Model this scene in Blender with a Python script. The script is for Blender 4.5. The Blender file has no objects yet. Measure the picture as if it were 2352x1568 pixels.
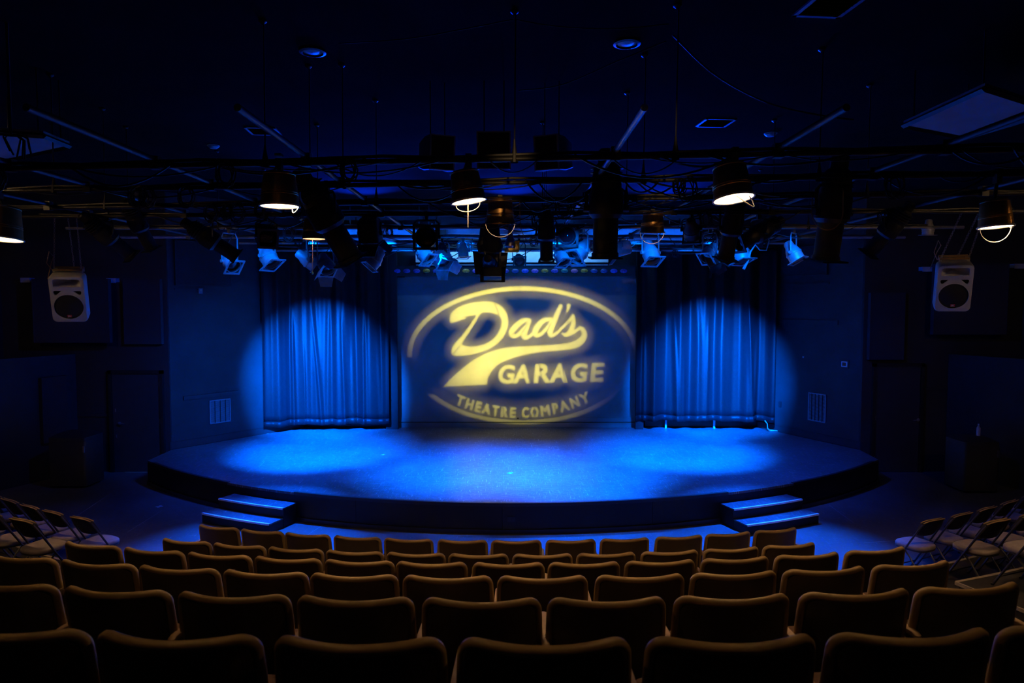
import bpy, bmesh, math, random
import numpy as np
from mathutils import Vector, Matrix
random.seed(7)
PI = math.pi
C = bpy.context.scene.collection
SC = bpy.context.scene

# ------------------------------------------------------------------ camera, world, exposure
F = 1568.0                                   # focal length in pixels of the 2352 px wide frame (24 mm)
PITCH = math.atan(84 / 1568)
CAMZ = 3.6
cd = bpy.data.cameras.new('camera'); cam = bpy.data.objects.new('camera', cd); C.objects.link(cam)
cam.location = (0, 0, CAMZ); cam.rotation_euler = (PI/2 - PITCH, 0, 0)
cd.sensor_width = 36; cd.lens = 36 * F / 2352; cd.clip_start = 0.05; cd.clip_end = 100
cd.dof.use_dof = True; cd.dof.focus_distance = 13.0; cd.dof.aperture_fstop = 3.5
SC.camera = cam
w = bpy.data.worlds.new('world'); SC.world = w; w.use_nodes = True
w.node_tree.nodes['Background'].inputs[0].default_value = (0.01, 0.01, 0.02, 1)
w.node_tree.nodes['Background'].inputs[1].default_value = 0.0
SC.view_settings.view_transform = 'Standard'; SC.view_settings.look = 'None'
SC.view_settings.exposure = 0.0; SC.view_settings.gamma = 1.0; SC.view_settings.use_curve_mapping = False

def ray(px, py):
    a = (px - 1176) / F; b = (784 - py) / F
    return Vector((a, math.cos(PITCH) + b*math.sin(PITCH), -math.sin(PITCH) + b*math.cos(PITCH)))
def at(px, py, Y):
    d = ray(px, py); return Vector((0, 0, CAMZ)) + d * (Y / d.y)
def onz(px, py, z):
    d = ray(px, py); return Vector((0, 0, CAMZ)) + d * ((z - CAMZ) / d.z)

BLUE = (0.0, 0.105, 1.0)
DEEP = (0.0, 0.05, 1.0)
WARM = (1.0, 0.62, 0.28)
def spot(name, loc, target, power, size, blend=0.5, color=BLUE, radius=0.06):
    l = bpy.data.lights.new(name, 'SPOT'); l.energy = power; l.color = color
    l.spot_size = math.radians(size); l.spot_blend = blend; l.shadow_soft_size = radius
    o = bpy.data.objects.new(name, l); C.objects.link(o); o.location = loc
    o.rotation_euler = (Vector(target) - Vector(loc)).to_track_quat('-Z', 'Y').to_euler()
    return o
# gobo projector (two beams through one gobo: the sharp image and the lens' soft halo)
GOBO_L = Vector((-0.30, 9.30, 4.16)); GOBO_T = Vector((0.04, 17.25, 3.27)); GOBO_D = 0.17
spot('gobo_beam', GOBO_L, GOBO_T, 10500, 43, 1.0, (1.0, 0.85, 0.12), 0.0006)
spot('gobo_halo', GOBO_L, GOBO_T, 7500, 43, 1.0, (1.0, 0.80, 0.14), 0.0054)
# curtain specials
spot('curtain_beam_left', (-4.0, 11.2, 4.25), (-4.70, 16.8, 1.75), 64000, 38.5, 1.0)
spot('curtain_beam_right', (4.2, 11.2, 4.25), (4.93, 16.8, 1.8), 60000, 38.5, 1.0)
# stage pools
spot('pool_beam_left', (-3.9, 11.6, 4.6), (-4.1, 14.3, 0.48), 25000, 48, 1.0)
spot('pool_beam_right', (3.7, 11.6, 4.6), (3.55, 14.3, 0.48), 23000, 50, 1.0)
spot('pool_beam_centre', (-0.9, 11.2, 4.7), (-0.85, 12.7, 0.48), 14500, 62, 1.0)
spot('pool_beam_centre_right', (1.3, 11.2, 4.7), (1.0, 12.6, 0.48), 13500, 62, 1.0)
for s in (-1, 1):
    spot('stage_fill', (s*3.4, 11.3, 4.7), (s*4.4, 13.6, 0.48), 1400, 68, 1.0, (0.0, 0.06, 1.0))  # added fill for the outer ends of the stage floor
# added fill spots for the backdrop, the stage walls and the house walls
spot('backdrop_fill', (0.3, 10.9, 4.55), (0.15, 17.2, 2.75), 130, 46, 0.5, (0.0, 0.2, 1.0))
spot('side_fill_left', (-2.4, 11.0, 4.75), (-6.3, 16.0, 1.3), 1700, 52, 1.0)
spot('side_fill_right', (2.4, 11.0, 4.75), (6.8, 16.2, 1.1), 300, 52, 1.0, DEEP)
spot('house_fill_left', (-4.6, 10.9, 4.6), (-9.0, 14.5, 2.6), 200, 64, 1.0, DEEP)
spot('house_fill_right', (4.6, 10.9, 4.6), (9.0, 14.5, 2.6), 110, 64, 1.0, DEEP)
# downlights on the stage edge and the floor before it, then added fill spots
for x in (-3.7, -1.25, 1.25, 3.7):
    spot('edge_light', (x, 12.05, 4.55), (x*1.06, 10.0, 0.1), 6500, 44, 0.9, (0.0, 0.085, 1.0))
for s in (-1, 1):
    spot('side_floor_fill', (s*5.4, 11.9, 4.6), (s*6.4, 10.6, 0.0), 170 if s < 0 else 100, 64, 1.0, DEEP)  # added blue fill for the house floor beside the stage
for x in (-4.2, -3.55, -1.25, -0.95, 0.95, 2.1, 3.45, 4.3):
    spot('grid_fill', (x, 10.12, 4.62), (x*1.01, 10.9, 4.22), 60, 84, 1.0, (0.0, 0.13, 1.0))  # added spots that brighten the far lamps
for x in (-3.9, -2.4, -0.9, 0.9, 2.4, 3.9):
    spot('grid_fill_rear', (x, 12.6, 4.56), (x, 16.8, 5.48), 900, 21, 0.8, (0.0, 0.12, 1.0))  # added spots that brighten the rear pipes and the top of the back wall
for x, y, z in ((-0.13, 7.85, 4.66), (1.85, 9.0, 4.72)):
    spot('gold_pail_fill', (0.4, -1.2, 5.7), (x, y, z), 700, 3.4, 1.0, WARM)  # added narrow spots from behind the camera, brightening the two gold pails
for x in (-3.4, 0.0, 3.4):
    spot('ceiling_fill', (x, 15.85, 4.98), (x*0.9, 13.7, 6.0), 6000, 58, 1.0, (0.0, 0.03, 1.0), 0.1)  # added upward spots without fixtures, for the blue on the ceiling

# ------------------------------------------------------------------ materials
MATS = {}
def pm(name, col, rough=0.6, metal=0.0, var=0.15, scale=8.0, bump=0.0, bscale=60.0, spec=0.5, emit=None, estr=0.0, stretch=None, sheen=0.0):
    m = bpy.data.materials.new(name); m.use_nodes = True
    nt = m.node_tree; b = nt.nodes['Principled BSDF']
    tc = nt.nodes.new('ShaderNodeTexCoord'); src = tc.outputs['Object']
    if stretch:
        mp = nt.nodes.new('ShaderNodeMapping'); mp.inputs['Scale'].default_value = stretch
        nt.links.new(src, mp.inputs['Vector']); src = mp.outputs['Vector']
    if var > 0:
        n = nt.nodes.new('ShaderNodeTexNoise'); n.inputs['Scale'].default_value = scale; n.inputs['Detail'].default_value = 4
        nt.links.new(src, n.inputs['Vector'])
        r = nt.nodes.new('ShaderNodeValToRGB')
        r.color_ramp.elements[0].position = 0.3; r.color_ramp.elements[1].position = 0.7
        r.color_ramp.elements[0].color = tuple(c*(1-var) for c in col) + (1,)
        r.color_ramp.elements[1].color = tuple(min(1, c*(1+var)) for c in col) + (1,)
        nt.links.new(n.outputs['Fac'], r.inputs['Fac']); nt.links.new(r.outputs['Color'], b.inputs['Base Color'])
    else:
        b.inputs['Base Color'].default_value = tuple(col) + (1,)
    b.inputs['Roughness'].default_value = rough; b.inputs['Metallic'].default_value = metal
    b.inputs['Specular IOR Level'].default_value = spec
    if sheen:
        b.inputs['Sheen Weight'].default_value = sheen; b.inputs['Sheen Roughness'].default_value = 0.4
    if bump > 0:
        n2 = nt.nodes.new('ShaderNodeTexNoise'); n2.inputs['Scale'].default_value = bscale; n2.inputs['Detail'].default_value = 3
        nt.links.new(src, n2.inputs['Vector'])
        bp = nt.nodes.new('ShaderNodeBump'); bp.inputs['Strength'].default_value = bump; bp.inputs['Distance'].default_value = 0.01
        nt.links.new(n2.outputs['Fac'], bp.inputs['Height']); nt.links.new(bp.outputs['Normal'], b.inputs['Normal'])
    if emit:
        b.inputs['Emission Color'].default_value = tuple(emit) + (1,); b.inputs['Emission Strength'].default_value = estr
    MATS[name] = m
    return m
def scuffed(name, col, rough, scuff, amount=0.62, scale=3.0):
    m = pm(name, col, rough, 0, 0.25, 1.3, 0.08, 25)
    nt = m.node_tree; b = nt.nodes['Principled BSDF']
    old = b.inputs['Base Color'].links[0].from_socket
    tc = nt.nodes.new('ShaderNodeTexCoord')
    fac = None
    for k, (sx, sy, rot) in enumerate(((2.0, 30.0, 0.15), (26.0, 1.8, 0.5), (5.0, 60.0, -0.4))):
        mp = nt.nodes.new('ShaderNodeMapping'); mp.inputs['Scale'].default_value = (sx, sy, 1); mp.inputs['Rotation'].default_value = (0, 0, rot)
        nt.links.new(tc.outputs['Object'], mp.inputs['Vector'])
        n = nt.nodes.new('ShaderNodeTexNoise'); n.inputs['Scale'].default_value = scale; n.inputs['Detail'].default_value = 6
        n.inputs['Distortion'].default_value = 0.6
        nt.links.new(mp.outputs['Vector'], n.inputs['Vector'])
        r = nt.nodes.new('ShaderNodeMapRange'); r.inputs[1].default_value = amount; r.inputs[2].default_value = amount + 0.14
        nt.links.new(n.outputs['Fac'], r.inputs[0])
        if fac is None: fac = r.outputs[0]
        else:
            mx = nt.nodes.new('ShaderNodeMath'); mx.operation = 'MAXIMUM'
            nt.links.new(fac, mx.inputs[0]); nt.links.new(r.outputs[0], mx.inputs[1]); fac = mx.outputs[0]
    v = nt.nodes.new('ShaderNodeTexVoronoi'); v.inputs['Scale'].default_value = 2.6
    nt.links.new(tc.outputs['Object'], v.inputs['Vector'])
    r = nt.nodes.new('ShaderNodeMapRange'); r.inputs[1].default_value = 0.035; r.inputs[2].default_value = 0.02
    nt.links.new(v.outputs['Distance'], r.inputs[0])
    mx = nt.nodes.new('ShaderNodeMath'); mx.operation = 'MAXIMUM'
    nt.links.new(fac, mx.inputs[0]); nt.links.new(r.outputs[0], mx.inputs[1]); fac = mx.outputs[0]
    mix = nt.nodes.new('ShaderNodeMix'); mix.data_type = 'RGBA'
    nt.links.new(fac, mix.inputs[0]); nt.links.new(old, mix.inputs[6]); mix.inputs[7].default_value = tuple(scuff) + (1,)
    nt.links.new(mix.outputs[2], b.inputs['Base Color'])
    return m
M_floor = scuffed('painted_floor', (0.11, 0.10, 0.095), 0.45, (0.36, 0.34, 0.33), 0.62)
M_deck = scuffed('stage_deck_paint', (0.10, 0.10, 0.11), 0.36, (0.46, 0.46, 0.48), 0.60)
M_deck.node_tree.nodes['Principled BSDF'].inputs['Specular IOR Level'].default_value = 0.22
M_fascia = pm('fascia_black', (0.006, 0.0055, 0.0055), 0.6, var=0.3, scale=3)
M_edge = pm('deck_edge_black', (0.02, 0.02, 0.022), 0.4)
M_ceil = pm('ceiling_black_paint', (0.013, 0.013, 0.0145), 1.0, var=0.12, scale=1.5, spec=0.0)
M_wall = pm('house_wall_black', (0.02, 0.02, 0.022), 0.7, var=0.2, scale=2, bump=0.1, bscale=30)
M_swall = pm('stage_wall_paint', (0.026, 0.028, 0.031), 0.7, var=0.25, scale=1.7, bump=0.12, bscale=20)
M_panel = pm('acoustic_fabric', (0.028, 0.028, 0.032), 0.95, var=0.15, scale=40, bump=0.2, bscale=200)
M_screen = pm('backdrop_paint', (0.19, 0.19, 0.178), 0.75, var=0.1, scale=2.2, bump=0.06, bscale=14)
M_curtain = pm('black_velour', (0.009, 0.0102, 0.0118), 0.46, var=0.2, scale=30, bump=0.08, bscale=150, sheen=0.0, spec=0.16)
M_mask = pm('masking_cloth', (0.018, 0.018, 0.02), 0.95)
M_black = pm('black_enamel', (0.018, 0.018, 0.019), 0.42, var=0.2, scale=12)
M_pipe = pm('black_pipe', (0.022, 0.022, 0.024), 0.45, var=0.3, scale=10)
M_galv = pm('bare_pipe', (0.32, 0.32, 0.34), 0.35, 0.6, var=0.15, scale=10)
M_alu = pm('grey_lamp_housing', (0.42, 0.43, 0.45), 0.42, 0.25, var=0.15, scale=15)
M_cable = pm('cable_rubber', (0.012, 0.012, 0.013), 0.5, var=0.1)
M_wcable = pm('white_cord', (0.75, 0.74, 0.7), 0.5, var=0.05)
M_steel = pm('bright_steel', (0.6, 0.6, 0.6), 0.3, 0.9, var=0.1)
M_glass = pm('dark_lens', (0.01, 0.011, 0.014), 0.06, var=0.0, spec=0.7)
M_copper = pm('aged_copper_pail', (0.42, 0.24, 0.085), 0.42, 0.9, var=0.25, scale=20, stretch=(1, 1, 0.1))
M_enamel = pm('white_pail_lining', (0.8, 0.76, 0.66), 0.5, var=0.05)
M_bulb = pm('lit_bulb', (1, 0.9, 0.7), 0.3, var=0, emit=WARM, estr=1700)
M_bulb_dim = pm('dimmed_bulb', (1, 0.9, 0.7), 0.3, var=0, emit=WARM, estr=70)
M_bulb_rear = pm('rear_bulb', (1, 0.9, 0.7), 0.3, var=0, emit=WARM, estr=260)
M_bulb_mid = pm('half_dimmed_bulb', (1, 0.9, 0.7), 0.3, var=0, emit=WARM, estr=850)
M_seat = pm('seat_upholstery', (0.10, 0.045, 0.025), 0.9, var=0.2, scale=40, bump=0.2, bscale=300)
M_shell = pm('seat_shell_brown', (0.055, 0.033, 0.021), 0.55, var=0.15, scale=6)
M_trim = pm('seat_edge_tan', (0.32, 0.20, 0.085), 0.5, var=0.12, scale=9)
M_arm = pm('armrest_wood', (0.36, 0.22, 0.12), 0.5, var=0.2, scale=14)
M_leg = pm('seat_leg_metal', (0.02, 0.018, 0.016), 0.5)
M_tier = pm('riser_carpet', (0.025, 0.02, 0.018), 0.95, var=0.25, scale=30)
M_tieredge = pm('riser_edge_wood', (0.38, 0.30, 0.22), 0.6, var=0.2, scale=12)
M_fpad = pm('folding_seat_pad', (0.33, 0.26, 0.25), 0.85, var=0.1, scale=20, bump=0.1, bscale=200)
M_fback = pm('folding_back_pad', (0.03, 0.026, 0.026), 0.8)
M_fpipe = pm('folding_edge_piping', (0.34, 0.21, 0.11), 0.6)
M_ftube = pm('folding_tube', (0.09, 0.085, 0.09), 0.35, 0.5)
M_pa = pm('grey_speaker_case', (0.50, 0.50, 0.53), 0.6, var=0.05)
M_grille = pm('black_grille', (0.012, 0.012, 0.013), 0.6, var=0.5, scale=300)
M_red = pm('red_badge', (0.7, 0.05, 0.06), 0.4, var=0)
M_white = pm('white_plastic', (0.75, 0.75, 0.75), 0.5, var=0.03)
M_nosing = pm('white_nosing', (0.9, 0.9, 0.92), 0.35, var=0.1, scale=20)
M_grey = pm('grey_grille', (0.25, 0.26, 0.28), 0.45, 0.4, var=0.1)
M_cloud = pm('ceiling_panel_white', (0.42, 0.38, 0.42), 0.9, var=0.08, scale=3)
M_rig_white = pm('pale_fascia_board', (0.75, 0.77, 0.8), 0.5, var=0.05)
M_screenled = pm('thermostat_screen', (0.02, 0.02, 0.03), 0.2, var=0)
M_blulab = pm('pale_bracket', (0.5, 0.52, 0.56), 0.5, var=0.05)
M_case = pm('black_case', (0.025, 0.025, 0.028), 0.6)
M_bottle = pm('clear_plastic', (0.5, 0.5, 0.55), 0.15, var=0.0)
M_goldlamp = pm('gold_cap', (0.6, 0.45, 0.12), 0.35, 0.6, var=0.1)

# ------------------------------------------------------------------ mesh builder
ID = Matrix.Identity(4)
class MB:
    def __init__(s): s.v = []; s.f = []
    def add(s, vs, fs, M=None):
        o = len(s.v)
        s.v += [tuple(M @ Vector(p)) if M is not None else tuple(p) for p in vs]
        s.f += [tuple(i + o for i in f) for f in fs]; return s
    def box(s, c, d, M=None, taper=1.0):
        x, y, z = d[0]/2, d[1]/2, d[2]/2
        vs = [(c[0]+a*x*(taper if k > 0 else 1), c[1]+b*y*(taper if k > 0 else 1), c[2]+k*z) for k in (-1, 1) for b in (-1, 1) for a in (-1, 1)]
        return s.add(vs, [(0,2,3,1), (4,5,7,6), (0,1,5,4), (2,6,7,3), (0,4,6,2), (1,3,7,5)], M)
    def loft(s, loops, M=None, caps=(True, True), closed=True):
        n = len(loops[0]); vs = [p for L in loops for p in L]; fs = []
        for i in range(len(loops)-1):
            for j in range(n if closed else n-1):
                k = (j+1) % n
                fs.append((i*n+j, i*n+k, (i+1)*n+k, (i+1)*n+j))
        if caps[0]: fs.append(tuple(reversed(range(n))))
        if caps[1]: fs.append(tuple(range((len(loops)-1)*n, len(loops)*n)))
        return s.add(vs, fs, M)
    def lathe(s, prof, n=20, M=None, caps=(False, False)):
        loops = [[(r*math.cos(2*PI*j/n), r*math.sin(2*PI*j/n), z) for j in range(n)] for r, z in prof]
        return s.loft(loops, M, caps)
    def cyl(s, p, q, r, r2=None, n=10, caps=True):
        p = Vector(p); q = Vector(q); d = q - p
        if d.length < 1e-6: return s
        M = Matrix.Translation(p) @ d.to_track_quat('Z', 'Y').to_matrix().to_4x4()
        return s.lathe([(r, 0), (r if r2 is None else r2, d.length)], n, M, (caps, caps))
    def tube(s, pts, r, n=6, closed=False):
        pts = [Vector(p) for p in pts]; N = len(pts); loops = []; up = None
        for i, p in enumerate(pts):
            if closed: t = pts[(i+1) % N] - pts[i-1]
            else: t = pts[min(i+1, N-1)] - pts[max(i-1, 0)]
            if t.length < 1e-9: t = Vector((0, 0, 1))
            t.normalize()
            if up is None: up = Vector((0, 0, 1)) if abs(t.z) < 0.9 else Vector((1, 0, 0))
            u = (up - t*up.dot(t))
            if u.length < 1e-4: u = t.orthogonal()
            u.normalize(); up = u; v = t.cross(u)
            rr = r[i] if isinstance(r, (list, tuple)) else r
            loops.append([tuple(p + u*rr*math.cos(2*PI*j/n) + v*rr*math.sin(2*PI*j/n)) for j in range(n)])
        if closed: loops.append(loops[0])
        return s.loft(loops, None, (not closed, not closed))
    def build(s, name, mat, parent=None, smooth=35, loc=None):
        me = bpy.data.meshes.new(name); me.from_pydata(s.v, [], s.f); me.validate()
        bm = bmesh.new(); bm.from_mesh(me)
        bmesh.ops.remove_doubles(bm, verts=bm.verts, dist=1e-5)
        bmesh.ops.recalc_face_normals(bm, faces=bm.faces); bm.to_mesh(me); bm.free()
        me.materials.append(mat)
        if smooth:
            for p in me.polygons: p.use_smooth = True
            me.set_sharp_from_angle(angle=math.radians(smooth))
        o = bpy.data.objects.new(name, me); C.objects.link(o)
        if parent: o.parent = parent
        if loc is not None: o.location = loc
        return o
def thing(name, label, cat, loc=(0, 0, 0), rz=0.0, group=None):
    o = bpy.data.objects.new(name, None); C.objects.link(o); o.empty_display_size = 0.1
    o.location = loc; o.rotation_euler = (0, 0, rz); return tag(o, label, cat, group)
def tag(o, label, cat, group=None):
    o['label'] = label; o['category'] = cat
    if group: o['group'] = group
    return o
def struct(mb, name, mat, parent=None, smooth=35):
    o = mb.build(name, mat, parent, smooth)
    if not parent: o['kind'] = 'structure'
    return o
def dup(root, loc, rz, label, group=None):
    r = root.copy(); C.objects.link(r); r.location = loc; r.rotation_euler = (0, 0, rz); r['label'] = label
    if group: r['group'] = group
    for ch in list(root.children):
        c = ch.copy(); C.objects.link(c); c.parent = r
        for g in list(ch.children):
            d = g.copy(); C.objects.link(d); d.parent = c
    return r
def R(axis, a): return Matrix.Rotation(a, 4, axis)
def T(*p): return Matrix.Translation(Vector(p))
def rrect(w_, h_, r, n=4):
    out = []
    for cx, cy, a0 in ((w_/2-r, h_/2-r, 0), (-w_/2+r, h_/2-r, PI/2), (-w_/2+r, -h_/2+r, PI), (w_/2-r, -h_/2+r, 3*PI/2)):
        for k in range(n+1):
            a = a0 + PI/2*k/n; out.append((cx + r*math.cos(a), cy + r*math.sin(a)))
    return out
def plate_with_holes(outer, holes, depth, bevel=0.0):
    cu = bpy.data.curves.new('outline', 'CURVE'); cu.dimensions = '2D'; cu.fill_mode = 'BOTH'
    cu.extrude = depth/2; cu.bevel_depth = bevel; cu.bevel_resolution = 1
    for poly in [outer] + holes:
        sp = cu.splines.new('POLY'); sp.points.add(len(poly)-1); sp.use_cyclic_u = True
        for p, (x, y) in zip(sp.points, poly): p.co = (x, y, 0, 1)
    o = bpy.data.objects.new('outline', cu); C.objects.link(o)
    dg = bpy.context.evaluated_depsgraph_get(); dg.update()
    me = bpy.data.meshes.new_from_object(o.evaluated_get(dg))
    mb = MB(); mb.v = [tuple(v.co) for v in me.vertices]; mb.f = [tuple(p.vertices) for p in me.polygons]
    bpy.data.objects.remove(o); bpy.data.curves.remove(cu); bpy.data.meshes.remove(me)
    return mb
def text_mesh(body, size, extrude=0.0005):
    cu = bpy.data.curves.new('lettering', 'FONT'); cu.body = body; cu.size = size; cu.extrude = extrude; cu.align_x = 'CENTER'; cu.align_y = 'CENTER'; cu.offset = size*0.02
    o = bpy.data.objects.new('lettering', cu); C.objects.link(o)
    dg = bpy.context.evaluated_depsgraph_get(); dg.update()
    me = bpy.data.meshes.new_from_object(o.evaluated_get(dg))
    mb = MB(); mb.v = [tuple(v.co) for v in me.vertices]; mb.f = [tuple(p.vertices) for p in me.polygons]
    bpy.data.objects.remove(o); bpy.data.curves.remove(cu); bpy.data.meshes.remove(me)
    return mb
def text_polys(body, offset=0.0):
    cu = bpy.data.curves.new('lettering', 'FONT'); cu.body = body; cu.size = 1; cu.offset = offset; cu.resolution_u = 6
    o = bpy.data.objects.new('lettering', cu); C.objects.link(o)
    dg = bpy.context.evaluated_depsgraph_get(); dg.update()
    c2 = o.to_curve(dg); polys = []
    for sp in c2.splines:
        pts = []
        if sp.type == 'BEZIER':
            B = sp.bezier_points; n = len(B)
            for i in range(n):
                a, b = B[i], B[(i+1) % n]
                for t in (0, .2, .4, .6, .8):
                    u = 1-t; q = a.co*u**3 + a.handle_right*3*u*u*t + b.handle_left*3*u*t*t + b.co*t**3
                    pts.append((q.x, q.y))
        else: pts = [(p.co.x, p.co.y) for p in sp.points]
        polys.append(np.array(pts))
    o.to_curve_clear(); bpy.data.objects.remove(o); bpy.data.curves.remove(cu)
    return polys

# ------------------------------------------------------------------ the room
SX, SY = 0.0, 21.05                          # centre of the stage and seating arcs
def P(r, deg, z=0.0):
    a = math.radians(deg); return Vector((SX + r*math.sin(a), SY - r*math.cos(a), z))
ZS, ZC = 0.48, 6.0
mb = MB().box((0, 8.5, -0.05), (24, 21, 0.1)); floor = struct(mb, 'floor', M_floor)
M_seam = pm('floor_seam', (0.4, 0.38, 0.36), 0.5, var=0.2, scale=3)
for pa, pb in (((150, 1202), (255, 1132)), ((292, 1222), (372, 1172)), ((700, 1232), (742, 1205)), ((1905, 1160), (1960, 1200)), ((1790, 1235), (1765, 1212)), ((1985, 1246), (2062, 1241))):
    a = onz(*pa, 0); b = onz(*pb, 0); MB().cyl((a.x, a.y, -0.0025), (b.x, b.y, -0.0025), 0.0045, n=8).build('seam', M_seam, floor)
mb = MB().box((0, 8.5, ZC+0.05), (24, 21, 0.1)); struct(mb, 'ceiling', M_ceil)
def wallseg(a, b, z0, z1, t=0.12, side=1):
    a = Vector((a[0], a[1], 0)); b = Vector((b[0], b[1], 0)); d = (b-a).normalized(); n = Vector((-d.y, d.x, 0))*t*side
    vs = [tuple(p + Vector((0, 0, z))) for z in (z0, z1) for p in (a, b, b+n, a+n)]
    return MB().add(vs, [(3,2,1,0), (4,5,6,7), (0,1,5,4), (1,2,6,5), (2,3,7,6), (3,0,4,7)])
struct(wallseg((-8.0, 17.40), (8.6, 17.40), 0, ZC), 'wall_back', M_swall)
AL, BL = (-7.40, 14.60), (-5.35, 17.30)      # splayed side walls of the stage
AR, BR = (7.56, 14.60), (6.28, 17.30)
struct(wallseg(AL, BL, 0, ZC), 'wall_stage_left', M_swall)
struct(wallseg(BR, AR, 0, ZC), 'wall_stage_right', M_swall)
struct(wallseg((-11.0, 14.60), (-7.36, 14.60), 0, ZC), 'wall_left_front', M_wall)
struct(wallseg((7.52, 14.60), (11.0, 14.60), 0, ZC), 'wall_right_front', M_wall)
struct(wallseg((-10.9, 14.6), (-10.9, -1.9), 0, ZC, side=-1), 'wall_left', M_wall)
struct(wallseg((10.9, 14.6), (10.9, -1.9), 0, ZC, side=1), 'wall_right', M_wall)
struct(wallseg((-11.0, -1.9), (11.0, -1.9), 0, ZC, side=-1), 'wall_rear', M_wall)
# low partitions in the front corners
struct(wallseg((-9.35, 14.58), (-10.2, 12.4), 0, 2.55, side=-1), 'wall_left_low', M_wall)
struct(wallseg((9.35, 14.58), (10.2, 12.4), 0, 2.55, side=1), 'wall_right_low', M_wall)

def wall_frame(A, B):
    """matrix: x along the wall from A to B, y out of the wall into the room, z up"""
    a = Vector((A[0], A[1], 0)); d = (Vector((B[0], B[1], 0)) - a).normalized()
    n = Vector((d.y, -d.x, 0))
    return Matrix(((d.x, n.x, 0, a.x), (d.y, n.y, 0, a.y), (0, 0, 1, 0), (0, 0, 0, 1)))
def hit(px, py, A, B):
    """(x along the wall, z) where the line of sight meets the wall plane"""
    Mi = wall_frame(A, B).inverted(); o = Mi @ Vector((0, 0, CAMZ)); d = (Mi.to_3x3() @ ray(px, py))
    t = -o.y/d.y; q = o + d*t; return q.x, q.z
def wall_thing(name, label, cat, A, B, x, z, group=None):
    W = wall_frame(A, B); o = thing(name, label, cat, W @ Vector((x, 0, z)), math.atan2(W[1][0], W[0][0]), group); return o
FL = ((-11.0, 14.60), (-7.36, 14.60)); FR = ((7.52, 14.60), (11.0, 14.60))
SL = (AL, BL); SR = (BR, AR)

# baseboards on the stage walls
for nm, (A, B) in (('baseboard_left', SL), ('baseboard_right', SR)):
    L = (Vector(B)-Vector(A)).length
    mb = MB().box((L/2, 0.012, ZS+0.075), (L, 0.024, 0.15)).box((L/2, 0.02, ZS+0.155), (L, 0.03, 0.012))
    mb.v = [tuple(wall_frame(A, B) @ Vector(v)) for v in mb.v]; struct(mb, nm, M_swall)

# ------------------------------------------------------------------ stage
def arc_pts(r, a0, a1, n, z): return [tuple(P(r, a0+(a1-a0)*i/n, z)) for i in range(n+1)]
RS = 10.47; EL, ER = -44.3, 45.0
stage = thing('stage', 'low thrust stage with a curved front and scuffed floor lit blue', 'stage', (0, 13, 0))
off = Vector((0, 13, 0))
def rel(pts, o=off): return [tuple(Vector(p)-o) for p in pts]
deck = arc_pts(RS, EL, ER, 48, ZS) + [(AR[0]-0.06, AR[1]-0.02, ZS), (BR[0]-0.03, 17.28, ZS), (BL[0]+0.03, 17.28, ZS), (AL[0]+0.06, AL[1]-0.02, ZS)]
deck = rel(deck); N = len(deck)
mb = MB(); lo = [(x, y, z-0.04) for x, y, z in deck]
mb.add(deck + lo, [tuple(range(N)), tuple(reversed(range(N, 2*N)))] + [(i, (i+1) % N, N+(i+1) % N, N+i) for i in range(N)])
mb.build('deck', M_deck, stage)
def arc_band(r0, r1, a0, a1, z0, z1, n=10):
    mb = MB(); loops = []
    for i in range(n+1):
        a = a0+(a1-a0)*i/n
        loops.append([tuple(P(r, a, z)) for r, z in ((r0, z0), (r1, z0), (r1, z1), (r0, z1))])
    return mb.loft(loops)
def sub(mb, o=off): mb.v = rel(mb.v, o); return mb
edges = [EL, -28.2, -14.0, -0.85, 12.5, 27.9, ER]
for a, b in zip(edges[:-1], edges[1:]):
    sub(arc_band(RS-0.03, RS-0.005, a+0.015, b-0.015, 0.0, ZS-0.04, 12)).build('fascia_panel', M_fascia, stage)
for a, b in ((EL+1.5, -28.5), (-20.3, 20.1), (28.1, ER-1.5)):
    sub(arc_band(RS-0.05, RS+0.012, a, b, ZS-0.035, ZS+0.012, 20)).build('edge_lip', M_edge, stage)
sub(arc_band(RS-0.01, RS+0.03, EL, ER, 0.0, 0.07, 48)).build('base_shade_strip', M_edge, stage)  # black strip standing in for the shade along the stage foot
for x0, x1 in ((P(RS-0.02, EL), (AL[0]+0.06, AL[1]-0.02)), (((AR[0]-0.06), AR[1]-0.02), P(RS-0.02, ER))):
    sub(wallseg(x0, x1, 0, ZS-0.04, 0.03)).build('fascia_panel', M_fascia, stage)
# outlet in the stage front
o = thing('wall_outlet', 'black double power outlet set in the middle of the stage front', 'outlet', P(RS+0.0, -0.05, 0.235), 0)
MB().box((0, -0.004, 0), (0.125, 0.012, 0.085)).build('cover_plate', M_black, o)
for s in (-1, 1): MB().box((s*0.03, -0.012, 0), (0.034, 0.008, 0.055)).build('socket', M_case, o)
# steps
def steps(a0, a1, label):
    c = P(10.9, (a0+a1)/2); o = thing('stage_steps', label, 'steps', c)
    for nm, r0, r1, z0, z1 in (('upper', 10.50, 10.84, 0.0, 0.32), ('lower', 10.84, 11.17, 0.0, 0.16)):
        sub(arc_band(r0, r1-0.012, a0, a1, z0, z1-0.02), c).build('riser', M_fascia, o)
        t = sub(arc_band(r0, r1, a0, a1, z1-0.02, z1), c).build('tread', M_deck, o)
        sub(arc_band(r1-0.030, r1+0.006, a0+0.05, a1-0.05, z1-0.022, z1+0.006), c).build('nosing', M_nosing, t)
steps(-27.4, -19.95, 'black two-tread steps with white nosings at the left of the stage front')
steps(19.2, 27.0, 'black two-tread steps with white nosings at the right of the stage front')

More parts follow.
